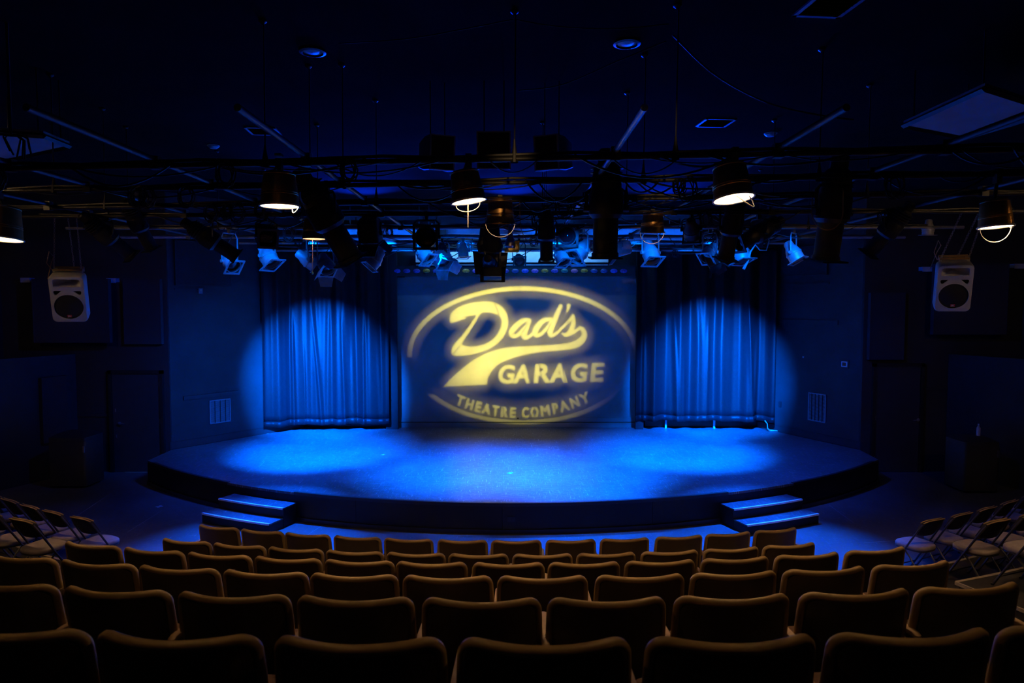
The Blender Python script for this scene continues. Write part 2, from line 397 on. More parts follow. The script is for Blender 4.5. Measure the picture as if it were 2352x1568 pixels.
# ------------------------------------------------------------------ backdrop with the logo projected on it
bd = thing('projection_screen', 'grey painted backdrop panel carrying the projected yellow logo', 'screen', (0.03, 17.33, ZS))
x0, x1 = -2.90, 3.32; wdt = x1-x0
MB().box((x0+wdt/2-0.03, 0, 1.93+0.10), (wdt, 0.1, 3.56)).build('panel', M_screen, bd)
MB().box((x0+wdt/2-0.03, -0.055, 3.83), (wdt-0.4, 0.02, 0.16)).build('top_board', M_screen, bd)
MB().box((x0+wdt/2-0.03, -0.06, 0.055), (wdt, 0.03, 0.11)).box((x0+wdt/2-0.03, -0.07, 0.118), (wdt, 0.045, 0.016)).build('baseboard', M_screen, bd)
MB().box((x0+wdt/2-0.03, -0.03, 0.20), (wdt, 0.09, 0.11)).build('bottom_board', M_screen, bd)
MB().box((-0.03+0.15, -0.075, 0.24), (0.05, 0.03, 0.035)).build('floor_bracket', M_black, bd)
# masking flats either side; black panels stand in for the dark openings behind the curtains
for i, (xa, xb, y) in enumerate(((-3.16, -2.86, 17.05), (3.10, 3.30, 17.05))):
    o = MB().box(((xa+xb)/2, y, (ZS+5.2)/2), (xb-xa, 0.10, 5.2-ZS)).build('trim_%d' % (i+1), M_mask); o['kind'] = 'structure'
for i, (xa, xb) in enumerate(((-5.2, -3.2), (3.4, 5.9))):
    o = MB().box(((xa+xb)/2, 17.33, 1.6), (xb-xa, 0.06, 2.2)).build('trim_%d' % (i+3), M_fascia); o['kind'] = 'structure'
for px, lab in ((672, 'thin pale post under the left edge of the left curtain'), (1640, 'thin pale post under the middle of the right curtain'), (1529, 'thin pale post near the inner end of the right curtain')):
    q = at(px, 985, 17.15); o = MB().box((0, 0, 0.5), (0.045, 0.045, 1.0)).build('post', M_blulab, loc=(q.x, 17.15, ZS)); tag(o, lab, 'post')

# ------------------------------------------------------------------ curtains
def curtain(name, label, path, z0, z1, folds, seed):
    rnd = random.Random(seed)
    pts = [Vector((x, y, 0)) for x, y in path]
    L = [0]
    for a, b in zip(pts, pts[1:]): L.append(L[-1] + (b-a).length)
    nu, nv = 300, 30
    waves = [(rnd.uniform(8, 14), rnd.uniform(0, 6.28), rnd.uniform(0.024, 0.042)) for _ in range(3)] + [(rnd.uniform(18, 34), rnd.uniform(0, 6.28), rnd.uniform(0.005, 0.010)) for _ in range(3)]
    o = thing(name, label, 'curtain', (pts[0].x, pts[0].y, z0))
    mb = MB(); vs = []; base = Vector((pts[0].x, pts[0].y, z0)); hemv = []
    for j in range(nv+1):
        v = j/nv; z = z0 + (z1-z0)*v
        for i in range(nu+1):
            s = L[-1]*i/nu; k = 0
            while k < len(L)-2 and L[k+1] < s: k += 1
            t = (s-L[k])/(L[k+1]-L[k]); p = pts[k].lerp(pts[k+1], t); d = (pts[k+1]-pts[k]).normalized(); n = Vector((d.y, -d.x, 0))
            y = sum(A*math.sin(f*s + ph + 0.25*math.sin(3*v+ph)) for f, ph, A in waves)
            for c, wd, hgt, lean, vtop in folds:          # sharp pinched folds
                cc = c + lean*(1-v); x = (s-cc)/(wd*(0.6+0.5*(1-v)))
                fade = max(0.0, min(1.0, (vtop-v)/0.25+0.3))
                y += hgt*fade*math.exp(-x*x)
            wob = 0.012*math.sin(5.1*s+seed) + 0.006*math.sin(13*s)
            q = p + n*y; vs.append(tuple(Vector((q.x, q.y, z + wob*(1-v))) - base))
    W = nu+1
    fs = [(j*W+i, j*W+i+1, (j+1)*W+i+1, (j+1)*W+i) for j in range(1, nv) for i in range(nu)]
    hem = [(i, i+1, W+i+1, W+i) for i in range(nu)]
    for nm, ff in (('drape', fs), ('hem', hem)):
        cl = MB(); cl.add(vs, ff); ob = cl.build(nm, M_curtain, o, smooth=0)
        bm = bmesh.new(); bm.from_mesh(ob.data); bmesh.ops.delete(bm, geom=[v for v in bm.verts if not v.link_faces], context='VERTS'); bm.to_mesh(ob.data); bm.free()
        for p in ob.data.polygons: p.use_smooth = True
        md = ob.modifiers.new('thickness', 'SOLIDIFY'); md.thickness = 0.006; md.offset = 0
    n = Vector((0, 0, 0)); tr = MB().tube([Vector((p.x, p.y, z1+0.03))-base for p in pts], 0.024, 8); tr.build('curtain_track', M_pipe, o)
    return o
curtain('curtain', 'long dark velour curtain between the left side wall and the backdrop',
        [(-5.93, 16.25), (-5.80, 16.42), (-5.5, 16.62), (-5.1, 16.76), (-4.4, 16.82), (-3.05, 16.86)], 0.64, 4.98,
        [(0.70, .05, .075, 0.02, .62), (1.10, .05, .06, 0.30, .62), (1.62, .07, .035, -0.10, .7), (1.86, .05, .05, 0.12, .6), (2.12, .05, .035, 0.06, .5), (2.44, .05, .07, -0.01, .6), (2.72, .05, .03, 0.12, .5), (0.95, .04, .03, 0.05, .4)], 3)
curtain('curtain', 'long dark velour curtain between the backdrop and the right side wall',
        [(3.08, 16.86), (4.5, 16.84), (5.6, 16.80), (6.2, 16.72), (6.44, 16.60)], 0.72, 4.98,
        [(0.22, .04, .04, -0.02, .5), (0.45, .05, .045, -0.05, .55), (0.86, .05, .06, 0.14, .6), (1.18, .04, .03, 0.0, .4), (1.52, .09, .07, 0.0, .62), (1.80, .05, .04, -0.07, .62), (1.98, .10, .04, 0.05, .6), (2.66, .05, .07, 0.20, .62), (3.02, .05, .05, -0.12, .5)], 11)

# ------------------------------------------------------------------ above the backdrop
o = thing('border_light', 'long black striplight with coloured oval lenses above the backdrop', 'light', (0, 17.08, 4.42))
MB().box((0, 0.02, 0.02), (6.15, 0.16, 0.26)).build('housing', M_black, o)
gc = [(0.06, 0.10, 0.5), (0.10, 0.07, 0.30), (0.45, 0.20, 0.03), (0.30, 0.12, 0.42), (0.50, 0.22, 0.04), (0.05, 0.08, 0.25), (0.05, 0.15, 0.14), (0.45, 0.12, 0.25)]
gm = [pm('lens_gel_%d' % i, c, 0.25, var=0.5, scale=60) for i, c in enumerate(gc)]
seq = [0, 1, 1, 2, 1, 5, 3, 4, 3, 5, 1, 1, 5, 0, 3, 4, 1, 6, 7, 2, 5, 5, 0, 1]
for i, g in enumerate(seq):
    x = -2.86 + i*0.245
    M = T(x, -0.06, 0.02) @ R('X', PI/2)
    l = MB().lathe([(0.001, 0.03), (0.05, 0.026), (0.085, 0.012), (0.092, 0.0), (0.092, -0.01)], 12, M @ Matrix.Diagonal((1, 0.62, 1, 1)))
    l.build('lens', gm[g], o)
MB().box((0, -0.07, 0.17), (4.75, 0.05, 0.035)).build('hanging_rail', M_galv, o)
o = thing('fascia_board', 'pale board lit bright blue just above the striplight', 'board', (0.0, 17.12, 4.79))
MB().box((0, 0, 0), (4.80, 0.05, 0.26)).build('board', M_rig_white, o)
for s in (-2.2, 0, 2.2): MB().box((s, 0.142, 0.08), (0.05, 0.245, 0.05)).build('wall_bracket', M_black, o)
# LED batten that lights it
o = thing('led_batten', 'long narrow blue batten lamp in front of the pale board', 'light', (0, 16.55, 5.12))
MB().box((0, 0, 0), (4.6, 0.09, 0.07)).build('housing', M_black, o)
for s in (-2.0, 0, 2.0): MB().box((s, 0, 0.46), (0.03, 0.03, 0.85)).build('drop_arm', M_pipe, o)
l = bpy.data.lights.new('led_batten_light', 'AREA'); l.shape = 'RECTANGLE'; l.size = 4.4; l.size_y = 0.05; l.energy = 26; l.color = (0.10, 0.42, 1.0)
lo = bpy.data.objects.new('led_batten_light', l); C.objects.link(lo); lo.location = (0, 16.6, 5.07)
lo.rotation_euler = (Vector((0, 17.1, 4.75)) - Vector((0, 16.6, 5.07))).to_track_quat('-Z', 'Y').to_euler()


# pale ducts under the ceiling at the back of the stage
def duct(label, x0, x1, y, z, w, h):
    o = thing('air_duct', label, 'duct', ((x0+x1)/2, y, z)); L = x1-x0
    MB().loft([[(x, yy, zz) for yy, zz in rrect(w, h, 0.03, 2)] for x in (-L/2, L/2)]).build('duct_body', M_duct, o)
    for k in range(int(L/0.9)+1):
        x = -L/2+0.02+k*(L-0.04)/max(1, int(L/0.9)); MB().loft([[(x+d, yy, zz) for yy, zz in rrect(w+0.05, h+0.05, 0.03, 2)] for d in (-0.015, 0.015)]).build('flange', M_duct, o)
    for s in (-0.35, 0.35): MB().box((s*L, 0, (ZC-z)/2+h/4), (0.025, 0.025, ZC-z-h/2-0.02)).build('hanger_strap', M_pipe, o)
M_duct = pm('pale_duct_metal', (0.46, 0.47, 0.5), 0.5, 0.0, var=0.15, scale=4)
duct('pale square air duct above the left curtain at the back of the grid', -4.3, -1.9, 16.75, 5.35, 0.45, 0.36)
duct('pale square air duct above the right curtain at the back of the grid', 1.75, 4.2, 16.75, 5.35, 0.45, 0.36)
duct('slim pale air duct above the border light at the back of the grid', -1.6, 1.5, 16.9, 5.42, 0.3, 0.2)
# ------------------------------------------------------------------ things on the stage side walls
def wall_box(o, c, d, name, mat, **k):
    """box in the wall frame (x along, y out, z up); the root's rotation already turns it, so local -y is out of the wall"""
    return MB().box((c[0], -c[1], c[2]), d).build(name, mat, o, **k)
def grille(label, A, B, x0, y0, x1, y1, nbar):
    ax, az = hit(x0, y1, A, B); bx, bz = hit(x1, y0, A, B); wd = abs(bx-ax); h = abs(bz-az)
    o = wall_thing('vent_grille', label, 'vent', A, B, (ax+bx)/2, (az+bz)/2)
    wall_box(o, (0, 0.004, 0), (wd, 0.008, h), 'backing', M_black)
    for s in (-1, 1):
        wall_box(o, (s*(wd/2-0.012), 0.014, 0), (0.024, 0.028, h), 'frame_side', M_grey)
        wall_box(o, (0, 0.014, s*(h/2-0.012)), (wd, 0.028, 0.024), 'frame_rail', M_grey)
    for i in range(1, nbar):
        wall_box(o, (-wd/2+wd*i/nbar, 0.02, 0), (0.012, 0.03, h-0.04), 'bar', M_black)
    n = 22
    for i in range(n):
        z = -h/2+0.03+(h-0.06)*i/(n-1)
        mb = MB().box((0, 0, 0), (wd-0.05, 0.016, 0.013), T(0, -0.012, z) @ R('X', -0.5)); mb.build('louvre', M_grey, o)
grille('louvred vent grille with dark uprights low on the left stage wall', SL[0], SL[1], 481, 914, 528, 974, 4)
grille('dim louvred vent grille low on the right stage wall', SR[0], SR[1], 1857, 906, 1899, 964, 5)
def board(name, label, cat, A, B, x0, y0, x1, y1, t, mat, rim=None):
    ax, az = hit(x0, y1, A, B); bx, bz = hit(x1, y0, A, B); wd = abs(bx-ax); h = abs(bz-az)
    o = wall_thing(name, label, cat, A, B, (ax+bx)/2, (az+bz)/2)
    wall_box(o, (0, t/2, 0), (wd, t, h), 'panel', mat)
    if rim:
        for s in (-1, 1):
            wall_box(o, (s*(wd/2-0.01), t+0.006, 0), (0.02, 0.014, h), 'rim_side', rim)
            wall_box(o, (0, t+0.006, s*(h/2-0.01)), (wd, 0.014, 0.02), 'rim_rail', rim)
    return o
board('acoustic_panel', 'dark framed acoustic panel high on the left stage wall', 'panel', SL[0], SL[1], 400, 560, 526, 655, 0.06, M_panel, M_swall)
board('acoustic_panel', 'dark framed acoustic panel high on the right stage wall', 'panel', SR[0], SR[1], 1797, 560, 1905, 636, 0.06, M_panel, M_swall)
board('wall_rail', 'long dark rail fixed above the left vent grille', 'rail', SL[0], SL[1], 420, 904, 552, 910, 0.035, M_swall)
board('wall_rail', 'thin conduit rail under the high panel on the left stage wall', 'rail', SL[0], SL[1], 400, 663, 462, 665, 0.02, M_swall)
board('wall_board', 'tall painted board covering the middle of the right stage wall', 'board', SR[0], SR[1], 1794, 736, 1926, 742, 0.03, M_swall)
board('wall_board', 'flat painted ledge strip below the high panel on the right stage wall', 'board', SR[0], SR[1], 1797, 648, 1906, 656, 0.03, M_swall)
# light on the left-hand wall rail end, junction box
x, z = hit(458, 668, *SL); o = wall_thing('junction_box', 'small bright junction box at the end of the upper rail on the left stage wall', 'box', *SL, x, z)
wall_box(o, (0, 0.03, 0), (0.09, 0.06, 0.12), 'box', M_grey); wall_box(o, (0, 0.065, 0.02), (0.05, 0.012, 0.05), 'knob', M_steel)
# wall control with a screen
x, z = hit(1941, 836, *SR); o = wall_thing('wall_control', 'square wall control with a pale rim and dark screen on the right stage wall', 'control', *SR, x, z)
wall_box(o, (0, 0.008, 0), (0.21, 0.016, 0.19), 'backplate', M_swall)
for s in (-1, 1):
    wall_box(o, (s*0.062, 0.022, 0), (0.022, 0.02, 0.12), 'rim_side', M_white); wall_box(o, (0, 0.022, s*0.05), (0.146, 0.02, 0.022), 'rim_rail', M_white)
wall_box(o, (0, 0.018, 0), (0.11, 0.012, 0.08), 'screen', M_screenled)
x, z = hit(1792, 928, *SR); o = wall_thing('wall_outlet', 'small dark outlet beside the outer edge of the right curtain', 'outlet', *SR, x, z)
wall_box(o, (0, 0.006, 0), (0.09, 0.012, 0.14), 'cover_plate', M_black)
for s in (-1, 1): wall_box(o, (0, 0.013, s*0.03), (0.04, 0.006, 0.04), 'socket', M_case)
x, z = hit(1845, 820, *SR); o = wall_thing('cross_tape', 'tiny pale taped cross on the right stage wall', 'tape', *SR, x, z)
for s in (-1, 1):
    MB().box((0, -0.003, 0), (0.055, 0.003, 0.012), R('Y', s*0.78)).build('strip', M_white, o)
# white plug cable by the right curtain
q0 = at(1757, 966, 16.55); q1 = onz(1768, 988, ZS+0.02)
o = MB().tube([q0, q0.lerp(q1, .3)+Vector((.02, 0, .0)), q0.lerp(q1, .65)+Vector((-.02, -.02, -0.03)), q1, q1+Vector((.1, -0.03, 0)), q1+Vector((.5, -.25, 0))], [0.012, .012, .014, .022, .014, .01], 7).build('cord', M_wcable)
tag(o, 'white cord with a plug hanging out under the right curtain', 'cord')

# ------------------------------------------------------------------ tape marks on the floor
for px, py, z, s, lab in ((1172, 1086, ZS, 0.11, 'small white tape cross in the middle of the stage floor'), (880, 1044, ZS, 0.08, 'small white tape mark on the stage floor left of its middle'), (615, 996, ZS, 0.05, 'tiny glowing tape mark on the stage by the left curtain foot'), (366, 1163, 0.0, 0.12, 'white tape scrap on the house floor left of the stage')):
    q = onz(px, py, z); o = thing('tape_mark', lab, 'tape', (q.x, q.y, z))
    for a in (0.3, 1.7): MB().box((0, 0, 0.002), (s, s*0.35, 0.003), R('Z', a)).build('strip', M_white, o)
# curved pencil-like scratches are part of the deck paint

# ------------------------------------------------------------------ doors, panels and cases on the black front walls
def door(n, A, B, x0, y0, x1, y1, hinge, hx, hy):
    ax, _ = hit(x0, y1, A, B); bx, bz = hit(x1, y0, A, B); wd = bx-ax; h = bz
    o = wall_thing('door_%d' % n, '', 'door', A, B, (ax+bx)/2, 0); del o['label']; del o['category']; o['kind'] = 'structure'
    wall_box(o, (0, 0.02, h/2-0.02), (wd-0.16, 0.04, h-0.06), 'door_leaf', M_case)
    for s in (-1, 1): wall_box(o, (s*(wd/2-0.035), 0.035, h/2), (0.07, 0.07, h), 'frame_jamb', M_fascia)
    wall_box(o, (0, 0.035, h-0.035), (wd, 0.07, 0.07), 'frame_head', M_fascia)
    px_, pz_ = hit(hx, hy, A, B); hxl = px_-(ax+bx)/2
    lf = MB().lathe([(0.001, 0.012), (0.034, 0.012), (0.034, 0.0)], 14, T(hxl, -0.04, pz_) @ R('X', PI/2)).build('handle_rose', M_steel, o)
    MB().tube([(hxl, -0.04, pz_), (hxl, -0.09, pz_), (hxl+0.03*hinge, -0.10, pz_), (hxl+0.13*hinge, -0.10, pz_)], 0.011, 8).build('handle_lever', M_steel, o)
    for dz in (0.28, -0.28): wall_box(o, (hxl-0.075*hinge, 0.046, pz_+dz), (0.02, 0.012, 0.07), 'strike_plate', M_steel)
    for hz in (0.3, h/2, h-0.3): wall_box(o, (hinge*(wd/2-0.075), 0.046, hz), (0.025, 0.014, 0.1), 'hinge', M_steel)
    return o
door(1, FL[0], FL[1], 258, 850, 376, 1086, 1, 277, 971)
door(2, FR[0], FR[1], 1996, 834, 2121, 1085, -1, 2106, 963)
o = MB().box((0, 0, 0), (0.62, 0.02, 0.012)).build('door_threshold', M_tieredge, loc=(-8.02, 14.52, 0.008)); tag(o, 'pale strip coloured as the light under the left door', 'threshold')  # pale colour stands in for light showing under the door
# chair rail left of the doors
for i, (A, B, xa, xb, y) in enumerate(((FL[0], FL[1], 175, 258, 953), (FR[0], FR[1], 2122, 2250, 893))):
    ax, az = hit(xa, y, A, B); bx, bz = hit(xb, y, A, B)
    mb = MB().box(((ax+bx)/2, 0.015, az), (bx-ax, 0.03, 0.06)); W = wall_frame(A, B); mb.v = [tuple(W @ Vector(v)) for v in mb.v]
    struct(mb, 'trim_%d' % (i+7), M_wall)
def cpanel(label, Y, x0, y0, x1, y1, t=0.09, back=14.60, rz=0.0):
    a = at(x0, y1, Y); b = at(x1, y0, Y); wd = b.x-a.x; h = b.z-a.z
    o = thing('acoustic_panel', label, 'panel', ((a.x+b.x)/2, Y, (a.z+b.z)/2), rz)
    MB().box((0, t/2, 0), (wd, t, h)).build('panel', M_panel, o)
    for s in (-1, 1):
        MB().box((s*(wd/2-0.006), t/2, 0), (0.016, t+0.02, h+0.004)).build('edge_fold', M_panel, o)
    if back-Y-t > 0.02:
        for s in (-1, 1): MB().box((s*wd*0.35, (t+back-Y)/2-0.007, 0), (0.05, back-Y-t-0.014, 0.05)).build('stand_off', M_black, o)
    return o
cpanel('large square acoustic panel behind the left hanging loudspeaker', 14.25, 78, 640, 248, 787)
cpanel('narrow upright acoustic panel above the left door', 14.47, 286, 641, 367, 790)
cpanel('large square acoustic panel behind the right hanging loudspeaker', 14.25, 2143, 606, 2318, 768)
cpanel('narrow upright acoustic panel above the right door', 14.47, 1996, 672, 2080, 826)
LL = ((-10.2, 12.4), (-9.35, 14.58)); LR = ((9.35, 14.58), (10.2, 12.4))
board('acoustic_panel', 'leaning upright acoustic panel on the low left partition', 'panel', LL[0], LL[1], 93, 862, 146, 1018, 0.10, M_panel)
for px, py, lab in ((59, 642, 'pale bracket at the left top corner of the left square panel'), (256, 643, 'pale bracket at the right top corner of the left square panel'), (2129, 617, 'dim blue bracket beside the right hanging loudspeaker'), (2340, 610, 'pale bracket at the right top corner of the right square panel')):
    q = at(px, py, 14.45); o = MB().box((0, 0.07, 0), (0.17, 0.16, 0.08)).box((0, -0.012, -0.01), (0.20, 0.015, 0.10)).build('bracket', M_blulab, loc=(q.x, 14.45, q.z)); tag(o, lab, 'bracket')
q = at(152, 840, 14.5); o = MB().box((0, 0.05, 0), (0.09, 0.10, 0.11)).box((0, -0.005, 0), (0.05, 0.02, 0.07)).build('wall_switch', M_white, loc=(q.x, 14.5, q.z)); tag(o, 'small bright wall switch left of the left door', 'switch')
def case(label, px0, px1, pyb, pyt, Y, bottle=False):
    a = at(px0, pyb, Y); b = at(px1, pyt, Y); wd = b.x-a.x; h = b.z
    o = thing('equipment_case', label, 'case', ((a.x+b.x)/2, Y, 0))
    lp = [[(x*k, y*k, z) for x, y in rrect(wd, 0.62, 0.05)] for z, k in ((0.04, 1), (h*0.82, 1), (h*0.86, 0.97))]
    MB().loft(lp).build('body', M_case, o)
    lp = [[(x, y, z) for x, y in rrect(wd*k, 0.62*k, 0.05)] for z, k in ((h*0.86, 1.0), (h*0.93, 1.0), (h, 0.6))]
    MB().loft(lp).build('lid', M_case, o)
    MB().box((wd/2-0.03, -0.315, h*0.72), (0.03, 0.02, 0.13)).build('latch', M_steel, o)
    for sx in (-1, 1):
        for sy in (-1, 1): MB().cyl((sx*(wd/2-0.08), sy*0.2-0.015, 0.03), (sx*(wd/2-0.08), sy*0.2+0.015, 0.03), 0.03).build('caster', M_black, o)
    return o, (a.x+b.x)/2, h
case('black equipment case standing before the low left partition', 137, 217, 1108, 990, 13.55)
o, cx, hh = case('black equipment case standing before the low right partition', 2190, 2272, 1100, 1000, 13.2)
b = thing('bottle', 'clear bottle standing on the right equipment case', 'bottle', (cx+0.12, 13.2, hh))
MB().lathe([(0.001, 0), (0.035, 0.0), (0.036, 0.15), (0.014, 0.19), (0.014, 0.21)], 12).build('bottle_body', M_bottle, b)
MB().lathe([(0.015, 0.21), (0.015, 0.23), (0.001, 0.232)], 10).build('cap', M_white, b)

# ------------------------------------------------------------------ seating risers
RB = [13.30, 14.55, 15.66, 16.76, 17.82, 18.86]           # radius of the seat backs, row by row
ZT = [0.86, 1.16, 1.50, 1.834, 2.152, 2.47]               # top of the seat backs
ZF = [0.0, 0.30, 0.64, 0.974, 1.292, 1.61]
words = ['front', 'second', 'third', 'fourth', 'fifth', 'rear']
def tier(name, label, r0, r1, a0, a1, z):
    c = P((r0+r1)/2, (a0+a1)/2); o = thing(name, label, 'riser', c)
    sub(arc_band(r0+0.03, r1-0.002, a0, a1, 0.0, z-0.03, 16), c).build('base', M_tier, o)
    sub(arc_band(r0, r1-0.002, a0, a1, z-0.03, z-0.001, 16), c).build('deck', M_tier, o)
    sub(arc_band(r0-0.012, r0+0.025, a0, a1, z-0.032, z+0.002, 16), c).build('edge_strip', M_tieredge if name == 'side_riser' else M_tier, o)
    if name == 'side_riser':
        for a in (a0, a1):
            s = 0.08 if a == a1 else -0.08
            sub(arc_band(r0, r1, a, a+s, z-0.032, z+0.002, 1), c).build('edge_strip', M_tieredge, o)
fronts = [None] + [RB[i]-0.72 for i in range(1, 6)] + [20.2]
half = [0, 14.6, 14.2, 13.2, 12.0, 11.2]
for i in range(1, 6):
    tier('seating_riser', 'dark carpeted curved riser carrying the %s row of theatre seats' % words[i], fronts[i], fronts[i+1], -half[i]-1.2, half[i]+1.2, ZF[i])
for s, nm in ((-1, 'left'), (1, 'right')):
    a = sorted((s*19.0, s*34.0))
    tier('side_riser', 'low dark riser under the second row of folding chairs on the %s side' % nm, 13.66, 14.66, a[0], a[1], 0.30)
    a = sorted((s*18.95, s*30.0))
    tier('side_riser', 'higher dark riser with pale worn edges behind the %s folding chairs' % nm, 14.67, 15.8, a[0], a[1], 0.64)

# ------------------------------------------------------------------ theatre seats
def make_seat():
    o = thing('theatre_seat', 'brown theatre seat', 'seat')
    W_, zb, zt, r = 0.550, 0.40, 0.86, 0.055
    def yoff(x, z):                                        # recline and curve of the back; +y is towards the stage
        return 0.16*(zt-z) + 0.085*(2*abs(x)/W_)**2 - 0.03
    cols = []
    n = 8
    for i in range(n+1): cols.append(-W_/2 + r*(1-math.cos(PI/2*i/n)))
    cols += [(-W_/2+r) + (W_-2*r)*i/10 for i in range(1, 10)]
    cols += [-c for c in reversed(cols[:n+1])]
    def ztop(x):
        e = abs(x)-(W_/2-r)
        return zt if e <= 0 else zt - r + math.sqrt(max(0, r*r-e*e))
    def sheet(inset, dy0, dy1, name, mat, shrink=0.0):
        k = (W_-2*inset)/W_; mb = MB(); front = []; back = []
        rows = 7
        for j in range(rows+1):
            for x in cols:
                z0 = zb+inset*0.3; z1 = ztop(x)-inset; z = z0+(z1-z0)*j/rows; xx = x*k*(1+0.04*(zt-z)/0.46)
                front.append((xx, yoff(xx, z)+dy1, z)); back.append((xx, yoff(xx, z)+dy0, z))
        m = len(cols); Np = len(front); fs = []
        for j in range(rows):
            for i in range(m-1):
                a = j*m+i
                fs.append((a, a+1, a+m+1, a+m)); fs.append((Np+a, Np+a+m, Np+a+m+1, Np+a+1))
        rim = list(range(m)) + [j*m+m-1 for j in range(1, rows+1)] + [rows*m+i for i in range(m-2, -1, -1)] + [j*m for j in range(rows-1, 0, -1)]
        for a, b in zip(rim, rim[1:]+rim[:1]): fs.append((a, b, Np+b, Np+a))
        return mb.add(front+back, fs).build(name, mat, o, 50)
    sheet(0.012, -0.012, 0.018, 'back_shell', M_shell)
    sheet(0.025, 0.018, 0.055, 'back_cushion', M_seat)
    path = []
    for j in range(8): z = zb+0.02+(ztop(-W_/2)-zb-0.02)*j/8; path.append((-W_/2*(1+0.04*(zt-z)/0.46), yoff(W_/2, z)+0.008, z))
    for x in cols: path.append((x, yoff(x, ztop(x))+0.008, ztop(x)))
    for j in range(8, -1, -1): z = zb+0.02+(ztop(-W_/2)-zb-0.02)*j/8; path.append((W_/2*(1+0.04*(zt-z)/0.46), yoff(W_/2, z)+0.008, z))
    pp = []
    for p in path:
        if not pp or (Vector(p)-Vector(pp[-1])).length > 0.006: pp.append(p)
    MB().tube(pp, 0.0215, 8).build('edge_trim', M_trim, o, 60)
    lp = [[(x, 0.33+y, z) for x, y in rrect(0.50*k, 0.46*k, 0.06)] for z, k in ((0.37, 0.92), (0.385, 1), (0.43, 1), (0.455, 0.94), (0.462, 0.7))]
    MB().loft(lp).build('seat_cushion', M_seat, o, 50)
    lp = [[(x, 0.33+y, z) for x, y in rrect(0.50*k, 0.46*k, 0.06)] for z, k in ((0.335, 0.8), (0.345, 0.95), (0.37, 0.96))]
    MB().loft(lp).build('seat_pan', M_shell, o, 50)
    MB().cyl((-0.315, 0.18, 0.36), (0.315, 0.18, 0.36), 0.014).build('hinge_bar', M_leg, o)
    return o
def side_stand(o, s):
    lp = [[(s*0.3155+x, 0.21+y, z) for x, y in rrect(0.042*k, 0.40*k, 0.018)] for z, k in ((0.605, 0.9), (0.612, 1), (0.64, 1), (0.648, 0.9))]
    MB().loft(lp).build('armrest', M_arm, o, 50)
    MB().box((s*0.3155, 0.20, 0.315), (0.028, 0.10, 0.595)).box((s*0.3155, 0.20, 0.012), (0.05, 0.34, 0.024)).build('leg', M_leg, o)
seat0 = make_seat(); side_stand(seat0, 1)
seatE = make_seat(); side_stand(seatE, 1); side_stand(seatE, -1)
ROWX = [[-3.65, -3.05, -2.46, -1.84, -1.22, -0.58, 0.05, 0.69, 1.33, 1.99, 2.61, 3.24],
        [-3.39, -2.79, -2.18, -1.57, -0.95, -0.33, 0.30, 0.93, 1.57, 2.21, 2.84],
        [-3.70, -3.09, -2.48, -1.87, -1.26, -0.66, -0.03, 0.59, 1.22, 1.86, 2.50, 3.14],
        [-3.46, -2.85, -2.25, -1.64, -1.04, -0.42, 0.20, 0.84, 1.47, 2.10, 2.74],
        [-2.64, -2.02, -1.40, -0.78, -0.15, 0.47, 1.10, 1.74, 2.36],
        [-1.76, -1.15, -0.52, 0.11, 0.75, 1.38, 2.00]]
ordn = ['first', 'second', 'third', 'fourth', 'fifth', 'sixth', 'seventh', 'eighth', 'ninth', 'tenth', 'eleventh', 'twelfth']
used = set()
rownm = ['front row by the stage', 'second row from the stage', 'third row from the stage', 'fourth row from the stage', 'fifth row from the stage', 'rear row nearest the camera']
for r, xs in enumerate(ROWX):
    for i, x in enumerate(xs):
        a = math.asin(x/RB[r]); p = P(RB[r], math.degrees(a), ZF[r])
        lab = 'brown theatre seat, %s from the left in the %s' % (ordn[i], rownm[r])
        if i == len(xs)-1: lab = 'brown theatre seat at the right end of the %s' % rownm[r]
        if i == 0: lab = 'brown theatre seat at the left end of the %s' % rownm[r]
        src = seatE if i == 0 else seat0; g = 'theatre seats in the %s' % rownm[r]
        if src in used: dup(src, p, a, lab, g)
        else:
            src.location = p; src.rotation_euler = (0, 0, a); src['label'] = lab; src['group'] = g; used.add(src)

